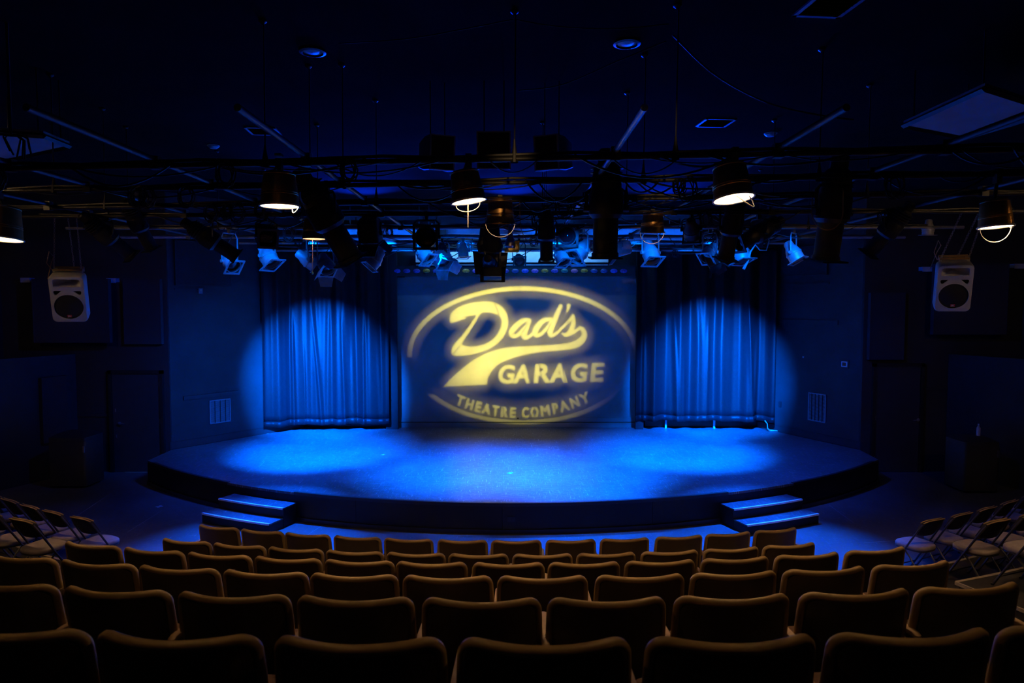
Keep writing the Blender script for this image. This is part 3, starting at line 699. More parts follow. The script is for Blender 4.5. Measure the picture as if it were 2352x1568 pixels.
# ------------------------------------------------------------------ folding chairs on both sides
def make_folding():
    o = thing('folding_chair', 'folding chair', 'chair')          # origin under the seat centre, +y towards the stage
    for s in (-1, 1):
        MB().tube([(s*0.225, 0.24, 0.0), (s*0.222, 0.03, 0.36), (s*0.215, -0.16, 0.68), (s*0.19, -0.212, 0.775), (s*0.13, -0.235, 0.815)], 0.0125, 7).build('front_leg', M_ftube, o)
        MB().tube([(s*0.195, -0.27, 0.0), (s*0.195, -0.05, 0.30), (s*0.195, 0.08, 0.43)], 0.0115, 7).build('rear_leg', M_ftube, o)
        MB().cyl((s*0.225, 0.24, 0.0), (s*0.225, 0.24, 0.02), 0.017).build('foot', M_black, o)
    MB().cyl((-0.195, -0.20, 0.095), (0.195, -0.20, 0.095), 0.009).build('cross_bar', M_ftube, o)
    MB().cyl((-0.223, 0.17, 0.12), (0.223, 0.17, 0.12), 0.009).build('cross_bar', M_ftube, o)
    def outl(k):
        pts = []
        for i in range(24):
            t = 2*PI*i/24; x = math.cos(t); y = math.sin(t)
            sx = abs(x)**0.6*(1 if x > 0 else -1); sy = abs(y)**0.6*(1 if y > 0 else -1)
            wd = 0.205 + 0.02*sy; pts.append((sx*wd*k, sy*0.205*k + 0.01))
        return pts
    MB().loft([[(x, y, z + (0.02*max(0, 0.1-abs(y)) if False else 0)) for x, y in outl(k)] for z, k in ((0.40, 0.94), (0.41, 1.0), (0.44, 1.0), (0.456, 0.95), (0.464, 0.8), (0.466, 0.4))]).build('seat_pad', M_fpad, o, 60)
    MB().loft([[(x, y, z) for x, y in outl(k)] for z, k in ((0.385, 0.9), (0.388, 0.98), (0.402, 0.98))]).build('seat_pan', M_ftube, o, 60)
    # curved padded back
    mb = MB(); fr = []; bk = []; nx = 14; nz = 6
    for j in range(nz+1):
        for i in range(nx+1):
            u = -1+2*i/nx; x = u*0.20; top = 0.845 - 0.05*abs(u)**4; bot = 0.60 + 0.03*abs(u)**4; z = bot+(top-bot)*j/nz
            y = -0.16 - (z-0.68)*0.55 + 0.05*u*u - 0.035
            fr.append((x, y+0.022, z)); bk.append((x, y-0.012, z))
    m = nx+1; Np = len(fr); fs = []
    for j in range(nz):
        for i in range(nx):
            a = j*m+i; fs.append((a, a+1, a+m+1, a+m)); fs.append((Np+a, Np+a+m, Np+a+m+1, Np+a+1))
    rim = list(range(m)) + [j*m+m-1 for j in range(1, nz+1)] + [nz*m+i for i in range(m-2, -1, -1)] + [j*m for j in range(nz-1, 0, -1)]
    for a, b in zip(rim, rim[1:]+rim[:1]): fs.append((a, b, Np+b, Np+a))
    mb.add(fr+bk, fs).build('back_pad', M_fback, o, 60)
    MB().tube([tuple(Vector(fr[nz*m+i])+Vector((0, 0.003, 0.002))) for i in range(m)], 0.008, 6).tube([tuple(Vector(bk[nz*m+i])+Vector((0, -0.003, 0.002))) for i in range(m)], 0.008, 6).build('back_piping', M_fpipe, o, 60)
    return o
fold0 = make_folding(); fu = [0]
FOLD = [(13.28, [-24.65, -27.3, -29.7, -32.1, -34.5, -36.9], 0.0, 'front row left of the seats', 'left'), (14.22, [-23.1, -25.6, -28.2], 0.30, 'second row left of the seats', 'left'),
        (13.28, [23.85, 26.4, 28.9, 31.5, 34.3, 36.8], 0.0, 'front row right of the seats', 'right'), (14.22, [22.8, 25.4, 28.0], 0.30, 'second row right of the seats', 'right'), (15.10, [20.9, 23.3], 0.64, 'pale edged riser on the right', 'right')]
for r, angs, z, rown, side in FOLD:
    for i, a in enumerate(angs):
        lab = 'padded folding chair, %s from the centre aisle in the %s' % (ordn[i], rown)
        g = 'folding chairs, %s' % rown; p = P(r, a, z); rz = math.radians(a)
        if fu[0]: dup(fold0, p, rz, lab, g)
        else: fold0.location = p; fold0.rotation_euler = (0, 0, rz); fold0['label'] = lab; fold0['group'] = g; fu[0] = 1
# ------------------------------------------------------------------ lighting grid: pipes hung from the ceiling
ZP = 4.8
PY = [(5.70, -0.088), (6.79, -0.092), (7.97, -0.10), (9.12, -0.04), (10.73, -0.01), (12.24, 0.0), (13.35, 0.0), (15.16, 0.0)]
def pipeY(k, x): return PY[k][0] + PY[k][1]*x
pnames = ['nearest', 'second', 'third', 'fourth', 'fifth', 'sixth', 'seventh', 'farthest']
rods = [[-4.6, -2.10, 0.02, 1.32, 4.4], [-4.8, -2.04, -1.70, 1.27, 2.9], [-5.0, -1.60, 1.30, 3.9], [-5.2, -2.6, 0.4, 3.4], [-4.6, 0.5, 4.6], [-4.4, 0.6, 4.4], [-4.2, 4.2], [-4.0, 4.0]]
for k, (y0, sl) in enumerate(PY):
    X = 7.0 if k < 6 else 5.3
    o = thing('lighting_pipe', 'black lighting pipe across the grid, %s from the seats' % pnames[k] if k else 'black lighting pipe nearest the seats, spanning the whole width', 'pipe', (0, y0, ZP))
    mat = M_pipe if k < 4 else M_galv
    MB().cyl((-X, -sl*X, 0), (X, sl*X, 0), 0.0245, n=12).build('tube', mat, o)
    for x in rods[k]:
        y = sl*x
        MB().cyl((x, y, 0.0), (x+0.01, y, ZC-ZP-0.005), 0.0065, n=6).build('hanger_rod', M_pipe, o)
        MB().lathe([(0.008, 0.16), (0.014, 0.10), (0.026, 0.04), (0.032, -0.03)], 10, T(x, y, 0)).build('hanger_clamp', M_black, o)
        MB().lathe([(0.012, ZC-ZP-0.04), (0.035, ZC-ZP-0.02), (0.035, ZC-ZP-0.004)], 10, T(x, y, 0)).build('ceiling_flange', M_black, o)
    rnd = random.Random(100+k)
    for i in range(15 if k < 4 else 9):
        xa = rnd.uniform(-X*0.75, X*0.6); ln = rnd.uniform(0.35, 1.7); s = rnd.uniform(0.05, 0.24)
        pts = []
        for j in range(13):
            t = j/12; x = xa+ln*t; pts.append((x, sl*x - 0.03 + 0.02*math.sin(7*t), 0.02 - s*4*t*(1-t)))
        MB().tube(pts, rnd.choice((0.006, 0.008, 0.010)), 5).build('cable', M_cable, o)
    xs = [rnd.uniform(-X*0.8, X*0.7) for _ in range(4)] + ([rnd.uniform(-3.9, -2.3) for _ in range(4)] if k in (1, 2) else [])
    for xa in xs:                                       # coiled slack taped to the pipe
        pts = []
        r0 = rnd.uniform(0.045, 0.085)
        for j in range(46):
            a = j*0.55; rr = r0*(1+0.25*math.sin(j*0.9)); pts.append((xa + rr*math.cos(a) + 0.0008*j, sl*xa - 0.03 - 0.05*j/46, -0.02-r0 + 1.25*rr*math.sin(a)))
        MB().tube(pts, 0.0065, 5).build('cable_coil', M_cable, o)
    mb = MB().tube([(-X*0.92, -sl*X*0.92, 0.035)] + [(-X*0.92+X*1.84*j/24, sl*(-X*0.92+X*1.84*j/24)-0.01, 0.032+0.012*math.sin(j*2.1+k)) for j in range(1, 24)] + [(X*0.92, sl*X*0.92, 0.035)], 0.014, 6)
    mb.build('cable_loom', M_cable, o)
lx = [-5.75, -4.42, -3.08, -1.74, 0.84, 2.12, 3.38, 5.1]
lwords = ['outermost on the left', 'second from the left', 'third from the left', 'fourth from the left', 'just right of the middle', 'third from the right', 'second from the right', 'outermost on the right']
for x, wd in zip(lx, lwords):
    o = thing('long_pipe', 'black pipe running back towards the stage, %s' % wd, 'pipe', (x, 4.4, ZP+0.049))
    MB().cyl((0, 0, 0), (0, 9.2, 0), 0.0245, n=12).build('tube', M_galv if x == 0.84 else M_pipe, o)
    for k in range(6):
        MB().box((0, pipeY(k, x)-4.4, -0.025), (0.075, 0.075, 0.11)).build('cross_clamp', M_black, o)

# ------------------------------------------------------------------ stage lamps
def beam_frame(p, yaw, tilt):
    yaw = math.radians(yaw); tilt = math.radians(tilt)
    d = Vector((math.sin(yaw)*math.cos(tilt), math.cos(yaw)*math.cos(tilt), -math.sin(tilt)))
    s = Vector((math.cos(yaw), -math.sin(yaw), 0)); u = s.cross(d)
    return Matrix(((s.x, u.x, d.x, p.x), (s.y, u.y, d.y, p.y), (s.z, u.z, d.z, p.z), (0, 0, 0, 1)))
def lamp(kind, px, py, Y, yaw, tilt, label, scale=1.0, mat=None, doors=True, cable=True, k=None):
    mat = mat or M_black
    g = at(px, py, Y); root = Vector((g.x, Y, ZP))
    o = thing('stage_lamp', label, 'lamp', root, 0, 'stage lamps on the lighting grid'); p = g - root
    B = beam_frame(p, yaw, tilt) @ Matrix.Scale(scale, 4); s = Vector((B[0][0], B[1][0], B[2][0])).normalized()
    yw = 0.135*scale
    if kind == 'ellipsoidal':
        MB().lathe([(0.001, -0.40), (0.045, -0.395), (0.06, -0.38), (0.06, -0.30), (0.085, -0.28), (0.10, -0.20), (0.105, -0.12)], 16, B).build('lamp_cap', mat, o)
        for i in range(4): MB().lathe([(0.098, -0.272+0.03*i), (0.112, -0.268+0.03*i), (0.112, -0.262+0.03*i), (0.098, -0.258+0.03*i)], 16, B).build('cooling_fin', mat, o)
        MB().lathe([(0.105, -0.13), (0.118, -0.10), (0.118, 0.04), (0.095, 0.07)], 16, B).build('body', mat, o)
        MB().lathe([(0.086, 0.06), (0.086, 0.30), (0.094, 0.305), (0.094, 0.33), (0.080, 0.33), (0.080, 0.29)], 16, B).build('lens_tube', mat, o)
        fr = 0.33
        MB().box((0, 0, -0.345), (0.03, 0.09, 0.05), B).build('handle', mat, o)
    elif kind == 'par':
        MB().lathe([(0.001, -0.20), (0.05, -0.195), (0.07, -0.17), (0.075, -0.11), (0.10, -0.06), (0.115, 0.0), (0.118, 0.14), (0.108, 0.14), (0.105, 0.02)], 18, B).build('body', mat, o)
        MB().lathe([(0.119, 0.005), (0.124, 0.01), (0.124, 0.03), (0.119, 0.035)], 18, B).build('body_ring', mat, o)
        fr = 0.145
    else:
        lp = [[(x, y, z) for x, y in rrect(0.25*q, 0.25*q, 0.04)] for z, q in ((-0.19, 0.7), (-0.15, 0.95), (-0.13, 1.0), (0.10, 1.0), (0.10, 0.86))]
        MB().loft(lp, B, caps=(True, False)).build('body', mat, o)
        for i in range(5): MB().box((0, 0.13, -0.11+0.045*i), (0.2, 0.02, 0.012), B).build('cooling_fin', mat, o)
        fr = 0.11
    rl = 0.083 if kind == 'ellipsoidal' else 0.106
    MB().lathe([(0.001, fr-0.035), (rl*0.6, fr-0.04), (rl, fr-0.055)], 18, B).build('lens', M_glass, o)
    h = 0.105 if kind == 'ellipsoidal' else 0.135
    gf = MB()
    for q in (-1, 1): gf.box((q*(h-0.012), 0, fr+0.008), (0.028, 2*h, 0.012), B).box((0, q*(h-0.012), fr+0.008), (2*h, 0.028, 0.012), B)
    gf.build('gel_frame', mat, o)
    if doors and kind != 'ellipsoidal':
        for q in range(4):
            M = B @ R('Z', q*PI/2) @ T(0, h, fr+0.012) @ R('X', -0.45-0.1*q)
            MB().add([(-h*0.95, -0.003, 0), (h*0.95, -0.003, 0), (h*0.7, -0.003, 0.15), (-h*0.7, -0.003, 0.15), (-h*0.95, 0.003, 0), (h*0.95, 0.003, 0), (h*0.7, 0.003, 0.15), (-h*0.7, 0.003, 0.15)],
                     [(0,1,2,3), (7,6,5,4), (0,4,5,1), (1,5,6,2), (2,6,7,3), (3,7,4,0)], M).build('barn_door', mat, o)
    top = Vector((0, 0, -0.07)); kx = (top - p)
    a = p - s*yw; b = p + s*yw
    MB().tube([a, a + kx*0.8, a.lerp(b, 0.12) + kx*0.97, a.lerp(b, 0.88) + kx*0.97, b + kx*0.8, b], 0.011*scale, 4).build('yoke', mat, o)
    for e in (a, b): MB().cyl(e - s*0.02*scale, e + s*0.02*scale, 0.026*scale).build('tilt_knob', mat, o)
    MB().box((0, 0, -0.055), (0.04, 0.05, 0.06)).box((0, 0.03, 0.0), (0.04, 0.02, 0.10)).box((0, 0, 0.036), (0.04, 0.075, 0.02)).build('hook_clamp', M_black, o)
    if cable:
        e = B @ Vector((0, 0.02, -0.30 if kind == 'ellipsoidal' else -0.17)); dr = Vector((random.uniform(-0.15, 0.15), 0.05, -0.05))
        MB().tube([e, e.lerp(Vector((0.1, -0.02, 0)), 0.3)+dr, e.lerp(Vector((0.14, -0.02, 0)), 0.75)+dr*0.6, Vector((0.16, -0.02, 0.0))], 0.007, 5).build('power_cable', M_cable, o)
    return o
L = lamp
# near black lamps, silhouettes
L('ellipsoidal', 752, 503, pipeY(1, -1.9), 52, 58, 'big black stage lamp leaning beside the left pail light', 1.4)
L('ellipsoidal', 1392, 478, pipeY(1, 0.9), 0, 84, 'big black stage lamp hanging upright right of the middle', 1.42)
L('ellipsoidal', 1912, 488, pipeY(1, 3.0), -15, 80, 'big black stage lamp with a hanging wire loop on the right', 1.35)
L('ellipsoidal', 1680, 525, pipeY(2, 2.5), -12, 70, 'black stage lamp hanging just below the brightest pail light', 1.05)
# middle row
L('ellipsoidal', 487, 552, pipeY(3, -4.1), 62, 34, 'black stage lamp pointing right at the left end of the fourth pipe', 1.1)
L('fresnel', 612, 543, pipeY(3, -3.3), 150, 20, 'black box lamp facing the seats above the bright blue lamp', 1.0, doors=False)
L('fresnel', 850, 535, pipeY(3, -1.95), 5, 72, 'black box lamp pointing down above the left curtain edge', 1.1)
L('par', 980, 545, pipeY(3, -1.15), 178, 5, 'square-framed round black lamp facing the seats left of the middle', 1.2, doors=False)
L('ellipsoidal', 1255, 540, pipeY(3, 0.47), 5, 76, 'black stage lamp pointing down just right of the middle', 1.0)
L('par', 1300, 541, 10.72, 178, 8, 'square-framed round black lamp facing the seats right of the middle', 1.25, doors=False)
L('ellipsoidal', 1742, 535, pipeY(3, 3.3), -112, 26, 'long black stage lamp lying almost level under the right pail light', 1.1)
L('par', 1588, 527, pipeY(3, 2.4), 20, 40, 'small dark round lamp between the gold pail and the bright pail', 0.9, doors=False)
L('ellipsoidal', 250, 545, pipeY(3, -5.4), 40, 40, 'black stage lamp near the left hanging loudspeaker', 1.1)
L('ellipsoidal', 320, 520, pipeY(3, -5.0), 30, 60, 'dark stage lamp above and right of the left hanging loudspeaker', 1.0)
L('ellipsoidal', 2040, 530, pipeY(3, 4.9), -40, 50, 'dark stage lamp above and left of the right hanging loudspeaker', 1.1)
# far lamps lit blue by the added grid spots
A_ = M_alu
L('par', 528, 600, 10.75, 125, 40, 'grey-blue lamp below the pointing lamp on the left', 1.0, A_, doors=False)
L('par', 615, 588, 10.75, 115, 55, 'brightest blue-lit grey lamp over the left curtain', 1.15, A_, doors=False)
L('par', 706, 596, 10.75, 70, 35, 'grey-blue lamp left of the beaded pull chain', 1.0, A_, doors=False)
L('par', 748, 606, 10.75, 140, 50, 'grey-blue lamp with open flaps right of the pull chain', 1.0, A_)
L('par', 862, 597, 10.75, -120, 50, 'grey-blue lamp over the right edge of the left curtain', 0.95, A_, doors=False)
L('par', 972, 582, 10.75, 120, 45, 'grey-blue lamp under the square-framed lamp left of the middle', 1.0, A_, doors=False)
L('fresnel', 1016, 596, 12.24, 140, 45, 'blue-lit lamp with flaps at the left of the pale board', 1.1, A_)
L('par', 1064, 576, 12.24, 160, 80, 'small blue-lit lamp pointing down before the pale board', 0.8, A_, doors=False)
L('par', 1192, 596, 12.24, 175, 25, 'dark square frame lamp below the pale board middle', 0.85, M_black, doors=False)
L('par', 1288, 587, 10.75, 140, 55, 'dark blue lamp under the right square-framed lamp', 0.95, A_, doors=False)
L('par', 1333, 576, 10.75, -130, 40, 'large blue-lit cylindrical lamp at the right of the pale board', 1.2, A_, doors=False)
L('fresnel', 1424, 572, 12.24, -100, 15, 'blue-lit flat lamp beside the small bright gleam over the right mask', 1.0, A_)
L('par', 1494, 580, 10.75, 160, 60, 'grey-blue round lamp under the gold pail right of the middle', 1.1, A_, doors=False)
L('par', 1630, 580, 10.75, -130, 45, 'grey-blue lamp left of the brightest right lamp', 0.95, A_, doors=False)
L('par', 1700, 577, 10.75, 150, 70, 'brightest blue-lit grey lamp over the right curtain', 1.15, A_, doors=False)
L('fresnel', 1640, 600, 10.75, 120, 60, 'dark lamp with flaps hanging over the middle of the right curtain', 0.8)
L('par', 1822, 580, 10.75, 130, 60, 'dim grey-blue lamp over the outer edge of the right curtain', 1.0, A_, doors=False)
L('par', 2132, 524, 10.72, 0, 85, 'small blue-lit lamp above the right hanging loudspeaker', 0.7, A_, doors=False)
for x, wd in ((-3.7, 'outer left'), (-1.25, 'inner left'), (1.25, 'inner right'), (3.7, 'outer right')):
    q = Vector((x, 12.24, 4.62)); d = q - Vector((0, 0, CAMZ))
    py = 784 - F*((d.y*math.sin(PITCH)+d.z*math.cos(PITCH))/(d.y*math.cos(PITCH)-d.z*math.sin(PITCH)))
    px = 1176 + F*d.x/(d.y*math.cos(PITCH)-d.z*math.sin(PITCH))
    L('par', px, py, 12.24, 180, 60, 'small black lamp shining down towards the seats, the %s one' % wd, 0.7, M_black, doors=False, cable=False)

# ------------------------------------------------------------------ the logo projector and its gobo
o = thing('gobo_projector', 'black projector lamp in the middle with a slotted frame hanging below it', 'lamp', (GOBO_L.x, GOBO_L.y, ZP)); ro = Vector((GOBO_L.x, GOBO_L.y, ZP))
AX = (GOBO_T-GOBO_L).normalized(); S_ = AX.cross(Vector((0, 0, 1))).normalized(); U_ = S_.cross(AX); q = GOBO_L - ro
B = Matrix(((S_.x, U_.x, AX.x, q.x), (S_.y, U_.y, AX.y, q.y), (S_.z, U_.z, AX.z, q.z), (0, 0, 0, 1)))
MB().lathe([(0.001, -0.12), (0.07, -0.115), (0.10, -0.09), (0.105, 0.17), (0.112, 0.175), (0.112, 0.195), (0.100, 0.195), (0.098, -0.08), (0.06, -0.105), (0.001, -0.11)], 20, B).build('body', M_black, o)
MB().lathe([(0.001, -0.38), (0.05, -0.37), (0.065, -0.34), (0.065, -0.20), (0.085, -0.16), (0.085, -0.11)], 16, B).build('lamp_cap', M_black, o)
for s in (-1, 1): MB().tube([q + S_*s*0.125, q + S_*s*0.125 + Vector((0, 0, 0.35)), Vector((0, 0, -0.09)) + S_*s*0.05], 0.014, 4).build('yoke', M_black, o)
MB().box((0, 0, -0.05), (0.12, 0.06, 0.10)).box((0, -0.08, 0.036), (0.05, 0.26, 0.02)).box((0, -0.08, -0.02), (0.05, 0.26, 0.05)).build('hook_clamp', M_black, o)
MB().loft([[(x, y, z) for x, y in rrect(0.36*k, 0.26*k, 0.06)] for z, k in ((-0.52, 0.5), (-0.50, 0.85), (-0.40, 1.0), (-0.30, 0.8), (-0.12, 0.7), (-0.10, 0.5))]).build('housing', M_black, o)
a = at(1103, 648, 9.16) - ro; b = at(1160, 613, 9.16) - ro; wx = b.x-a.x; hz = b.z-a.z; cx = (a.x+b.x)/2
mb = MB()
mb.box((cx, a.y, a.z+0.012), (wx, 0.03, 0.024)).box((cx, a.y, (a.z+0.40*hz+b.z)/2), (wx, 0.03, b.z-a.z-0.40*hz))
for s in (-1, 1): mb.box((cx+s*(wx/2-0.024), a.y, (a.z+b.z)/2), (0.048, 0.03, hz))
mb.build('slotted_frame', M_black, o)
for s in (-1, 1): MB().box((cx+s*0.1, a.y, b.z+0.09), (0.02, 0.02, 0.22)).build('frame_strap', M_black, o)

def gobo():
    st = 2.4; X0, X1, Y0, Y1 = 60.0, 2330.0, 150.0, 1500.0            # outline units: 3.92 per picture pixel, traced from the logo
    xs = np.arange(X0, X1, st) + st/2; ys = np.arange(Y0, Y1, st) + st/2
    GX, GY = np.meshgrid(xs, ys); open_ = np.zeros(GX.shape, bool)
    def sl(x0, x1, y0, y1):
        i0 = max(0, int((x0-X0)/st)-1); i1 = min(len(xs), int((x1-X0)/st)+2); j0 = max(0, int((y0-Y0)/st)-1); j1 = min(len(ys), int((y1-Y0)/st)+2)
        return (slice(j0, j1), slice(i0, i1))
    def inside(poly, acc, xor=False):
        poly = np.asarray(poly, float); s = sl(poly[:, 0].min(), poly[:, 0].max(), poly[:, 1].min(), poly[:, 1].max())
        x = GX[s]; y = GY[s]; r = np.zeros(x.shape, bool); n = len(poly)
        for i in range(n):
            xa, ya = poly[i]; xb, yb = poly[(i+1) % n]
            if ya == yb: continue
            c = ((ya > y) != (yb > y)) & (x < (xb-xa)*(y-ya)/(yb-ya)+xa); r ^= c
        if xor: acc[s] ^= r
        else: acc[s] |= r
    def stroke(pts, acc, val=True):
        for (xa, ya, ra), (xb, yb, rb) in zip(pts, pts[1:]):
            m = max(ra, rb)+3; s = sl(min(xa, xb)-m, max(xa, xb)+m, min(ya, yb)-m, max(ya, yb)+m); x = GX[s]; y = GY[s]
            dx, dy = xb-xa, yb-ya; l2 = dx*dx+dy*dy+1e-9
            t = np.clip(((x-xa)*dx+(y-ya)*dy)/l2, 0, 1); d = np.hypot(x-xa-t*dx, y-ya-t*dy)
            k = d < ra+(rb-ra)*t; acc[s] = (acc[s] | k) if val else (acc[s] & ~k)
    def smooth(p, n=8, closed=True):
        p = [np.array(q, float) for q in p]; N = len(p); out = []
        for i in range(N if closed else N-1):
            g = (lambda k: p[k % N]) if closed else (lambda k: p[min(max(k, 0), N-1)])
            a, b, c, d = g(i-1), g(i), g(i+1), g(i+2)
            for j in range(n):
                t = j/n; out.append(0.5*((2*b)+(c-a)*t+(2*a-5*b+4*c-d)*t*t+(-a+3*b-3*c+d)*t**3))
        if not closed: out.append(p[-1])
        return out
    # oval ring
    e1 = ((GX-1180)/1042)**2 + ((GY-843)/np.where(GY > 843, 626, 618))**2; e2 = ((GX-1180)/1000)**2 + ((GY-843)/579)**2
    e2 = np.where(GY > 843, ((GX-1180)/1000)**2 + ((GY-843)/590)**2, e2)
    ring = (e1 < 1) & (e2 > 1) & ~((GX < 420) & (GY > 860) & (GY < 1200)); open_ |= ring
    stroke([(1149, 215, 3), (1149, 280, 3)], open_, False)
    # capital D
    dm = np.zeros_like(open_)
    inside(smooth([(523, 530), (533, 475), (575, 428), (650, 392), (745, 369), (850, 362), (925, 372), (992, 410), (1034, 470), (1046, 545), (1030, 630), (980, 710), (900, 775), (800, 818), (680, 844), (575, 850), (540, 832), (542, 785), (572, 735), (622, 680), (680, 605), (735, 525), (757, 487), (715, 488), (655, 500), (672, 512), (615, 530), (560, 550), (532, 550)], 6), dm)
    hole = np.zeros_like(open_)
    inside(smooth([(803, 468), (880, 461), (940, 476), (978, 503), (988, 555), (970, 620), (922, 690), (850, 738), (760, 764), (690, 766), (634, 752), (645, 715), (692, 645), (752, 550)], 6), hole)
    open_ |= dm & ~hole
    stroke([(920, 368, 3.5), (950, 440, 3.5), (966, 492, 3.5)], open_, False); stroke([(550, 842, 3.5), (612, 762, 3.5)], open_, False)
    # script "ad's"
    def pen(p):
        q = smooth(p, 6, False); stroke([tuple(v) for v in q], open_)
    pen([(1237, 530, 18), (1180, 536, 22), (1118, 583, 25), (1080, 636, 26), (1094, 672, 20), (1140, 660, 16), (1190, 605, 15), (1240, 545, 15)])
    pen([(1236, 545, 15), (1207, 610, 22), (1190, 660, 26), (1205, 688, 18), (1260, 660, 14), (1312, 612, 11)])
    pen([(1432, 522, 16), (1372, 530, 21), (1318, 578, 25), (1290, 636, 25), (1308, 666, 20), (1352, 648, 15), (1405, 590, 14), (1440, 530, 14)])
    pen([(1520, 402, 17), (1490, 470, 21), (1452, 560, 24), (1426, 630, 26), (1437, 668, 18), (1485, 645, 13), (1532, 600, 10)])
    pen([(1591, 398, 18), (1588, 425, 12), (1575, 458, 4)])
    pen([(1630, 494, 17), (1634, 555, 20), (1612, 625, 23), (1575, 662, 19), (1540, 652, 12)])
    pen([(1622, 505, 13), (1575, 560, 13), (1520, 608, 11)])
    pen([(1575, 662, 16), (1640, 636, 15), (1698, 592, 10)])
    for a_, b_ in (((1215, 545), (1090, 655)), ((1175, 640), (1225, 560)), ((1395, 640), (1428, 560)), ((1592, 540), (1540, 650))): stroke([a_+(3.0,), b_+(3.0,)], open_, False)
    # swoosh under the name
    inside(smooth([(1712, 588), (1742, 613), (1758, 662), (1738, 720), (1692, 765), (1620, 790), (1500, 803), (1350, 815), (1200, 840), (1062, 880), (962, 925), (902, 985), (866, 1045), (857, 1106), (856, 1109), (860, 1108), (660, 1118), (472, 1128), (468, 1125), (560, 1030), (680, 928), (800, 852), (930, 800), (1050, 775), (1200, 765), (1400, 755), (1560, 740), (1642, 718), (1695, 682), (1712, 648), (1694, 618), (1680, 606)], 6), open_)
    # lettering: each letter fitted into its own box, then fattened
    def fatten(m, r):
        out = m.copy(); n = int(r/st)
        for dy in range(-n, n+1):
            for dx in range(-n, n+1):
                if (dx or dy) and dx*dx+dy*dy <= (r/st)**2:
                    out |= np.roll(np.roll(m, dy, 0), dx, 1)
        return out
    def word(letters, fn, d, hgt):
        acc = np.zeros_like(open_)
        for ch, xa, xb in letters:
            ps = text_polys(ch); allp = np.concatenate(ps); x0, x1 = allp[:, 0].min(), allp[:, 0].max(); y0, y1 = allp[:, 1].min(), allp[:, 1].max()
            one = np.zeros_like(open_)
            for p in ps: inside([fn(xa+d+(x-x0)/(x1-x0)*(xb-xa-2*d), d+(y-y0)/(y1-y0)*(hgt-2*d)) for x, y in p], one, True)
            acc |= one
        return fatten(acc, d)
    def garage(x, h): return (x-10+h*0.10, 1106-21*(x-958)/962-h)
    g = word([('G', 960, 1108), ('A', 1100, 1258), ('R', 1284, 1436), ('A', 1428, 1590), ('G', 1612, 1762), ('E', 1794, 1912)], garage, 9.5, 175)
    for xx in (1214, 1332, 1536): stroke([(xx-6, 925, 3.4), (xx+26, 1095, 3.4)], g, False)
    open_ |= g
    def theatre(x, h):
        yb = 1414-0.000372*(x-1150)**2; an = math.atan(-2*0.000372*(x-1150))*0.85
        return (x+h*math.sin(an), yb-h*math.cos(an))
    t_ = word([('T', 560, 640), ('H', 652, 722), ('E', 740, 796), ('A', 802, 884), ('T', 893, 962), ('R', 978, 1042), ('E', 1060, 1118), ('C', 1170, 1240), ('O', 1250, 1328), ('M', 1345, 1432), ('P', 1455, 1512), ('A', 1520, 1606), ('N', 1622, 1700), ('Y', 1712, 1796)], theatre, 6.2, 100)
    for xx in (835, 1002, 1285, 1474, 1556): stroke([(xx-4, 1300, 3.0), (xx+8, 1425, 3.0)], t_, False)
    open_ |= t_
    # plate: rows of metal between the openings
    inv = B.inverted(); G = GOBO_D
    def g3(X, Y):
        wpt = at(900+X/3.92, 600+Y/3.92, 17.28) - ro; l = inv @ wpt
        return (l.x*G/l.z, l.y*G/l.z, G)
    mb = MB(); ny = len(ys); j = 0
    cache = {}
    while j < ny:
        k = j+1
        while k < ny and k-j < 40 and np.array_equal(open_[k], open_[j]): k += 1
        ya, yb = Y0+j*st, Y0+k*st; row = ~open_[j]
        d = np.diff(np.concatenate(([0], row.astype(np.int8), [0]))); a = np.where(d == 1)[0]; b = np.where(d == -1)[0]
        for i0, i1 in zip(a, b):
            xa, xb = X0+i0*st, X0+i1*st
            mb.add([g3(xa, ya), g3(xb, ya), g3(xb, yb), g3(xa, yb)], [(0, 1, 2, 3)])
        j = k
    x1_, y1_ = X0+len(xs)*st, Y0+ny*st; m = 2600
    for xa, xb, ya, yb in ((X0-m, x1_+m, Y0-m, Y0), (X0-m, x1_+m, y1_, y1_+1100), (X0-m, X0, Y0, y1_), (x1_, x1_+m, Y0, y1_)):
        mb.add([g3(xa, ya), g3(xb, ya), g3(xb, yb), g3(xa, yb)], [(0, 1, 2, 3)])
    mb.v = [tuple(B @ Vector(v)) for v in mb.v]
    me = bpy.data.meshes.new('gobo_plate'); me.from_pydata(mb.v, [], mb.f); me.materials.append(M_black)
    ob = bpy.data.objects.new('gobo_plate', me); C.objects.link(ob); ob.parent = o; ob['label'] = 'cut metal stencil inside the projector'
gobo()

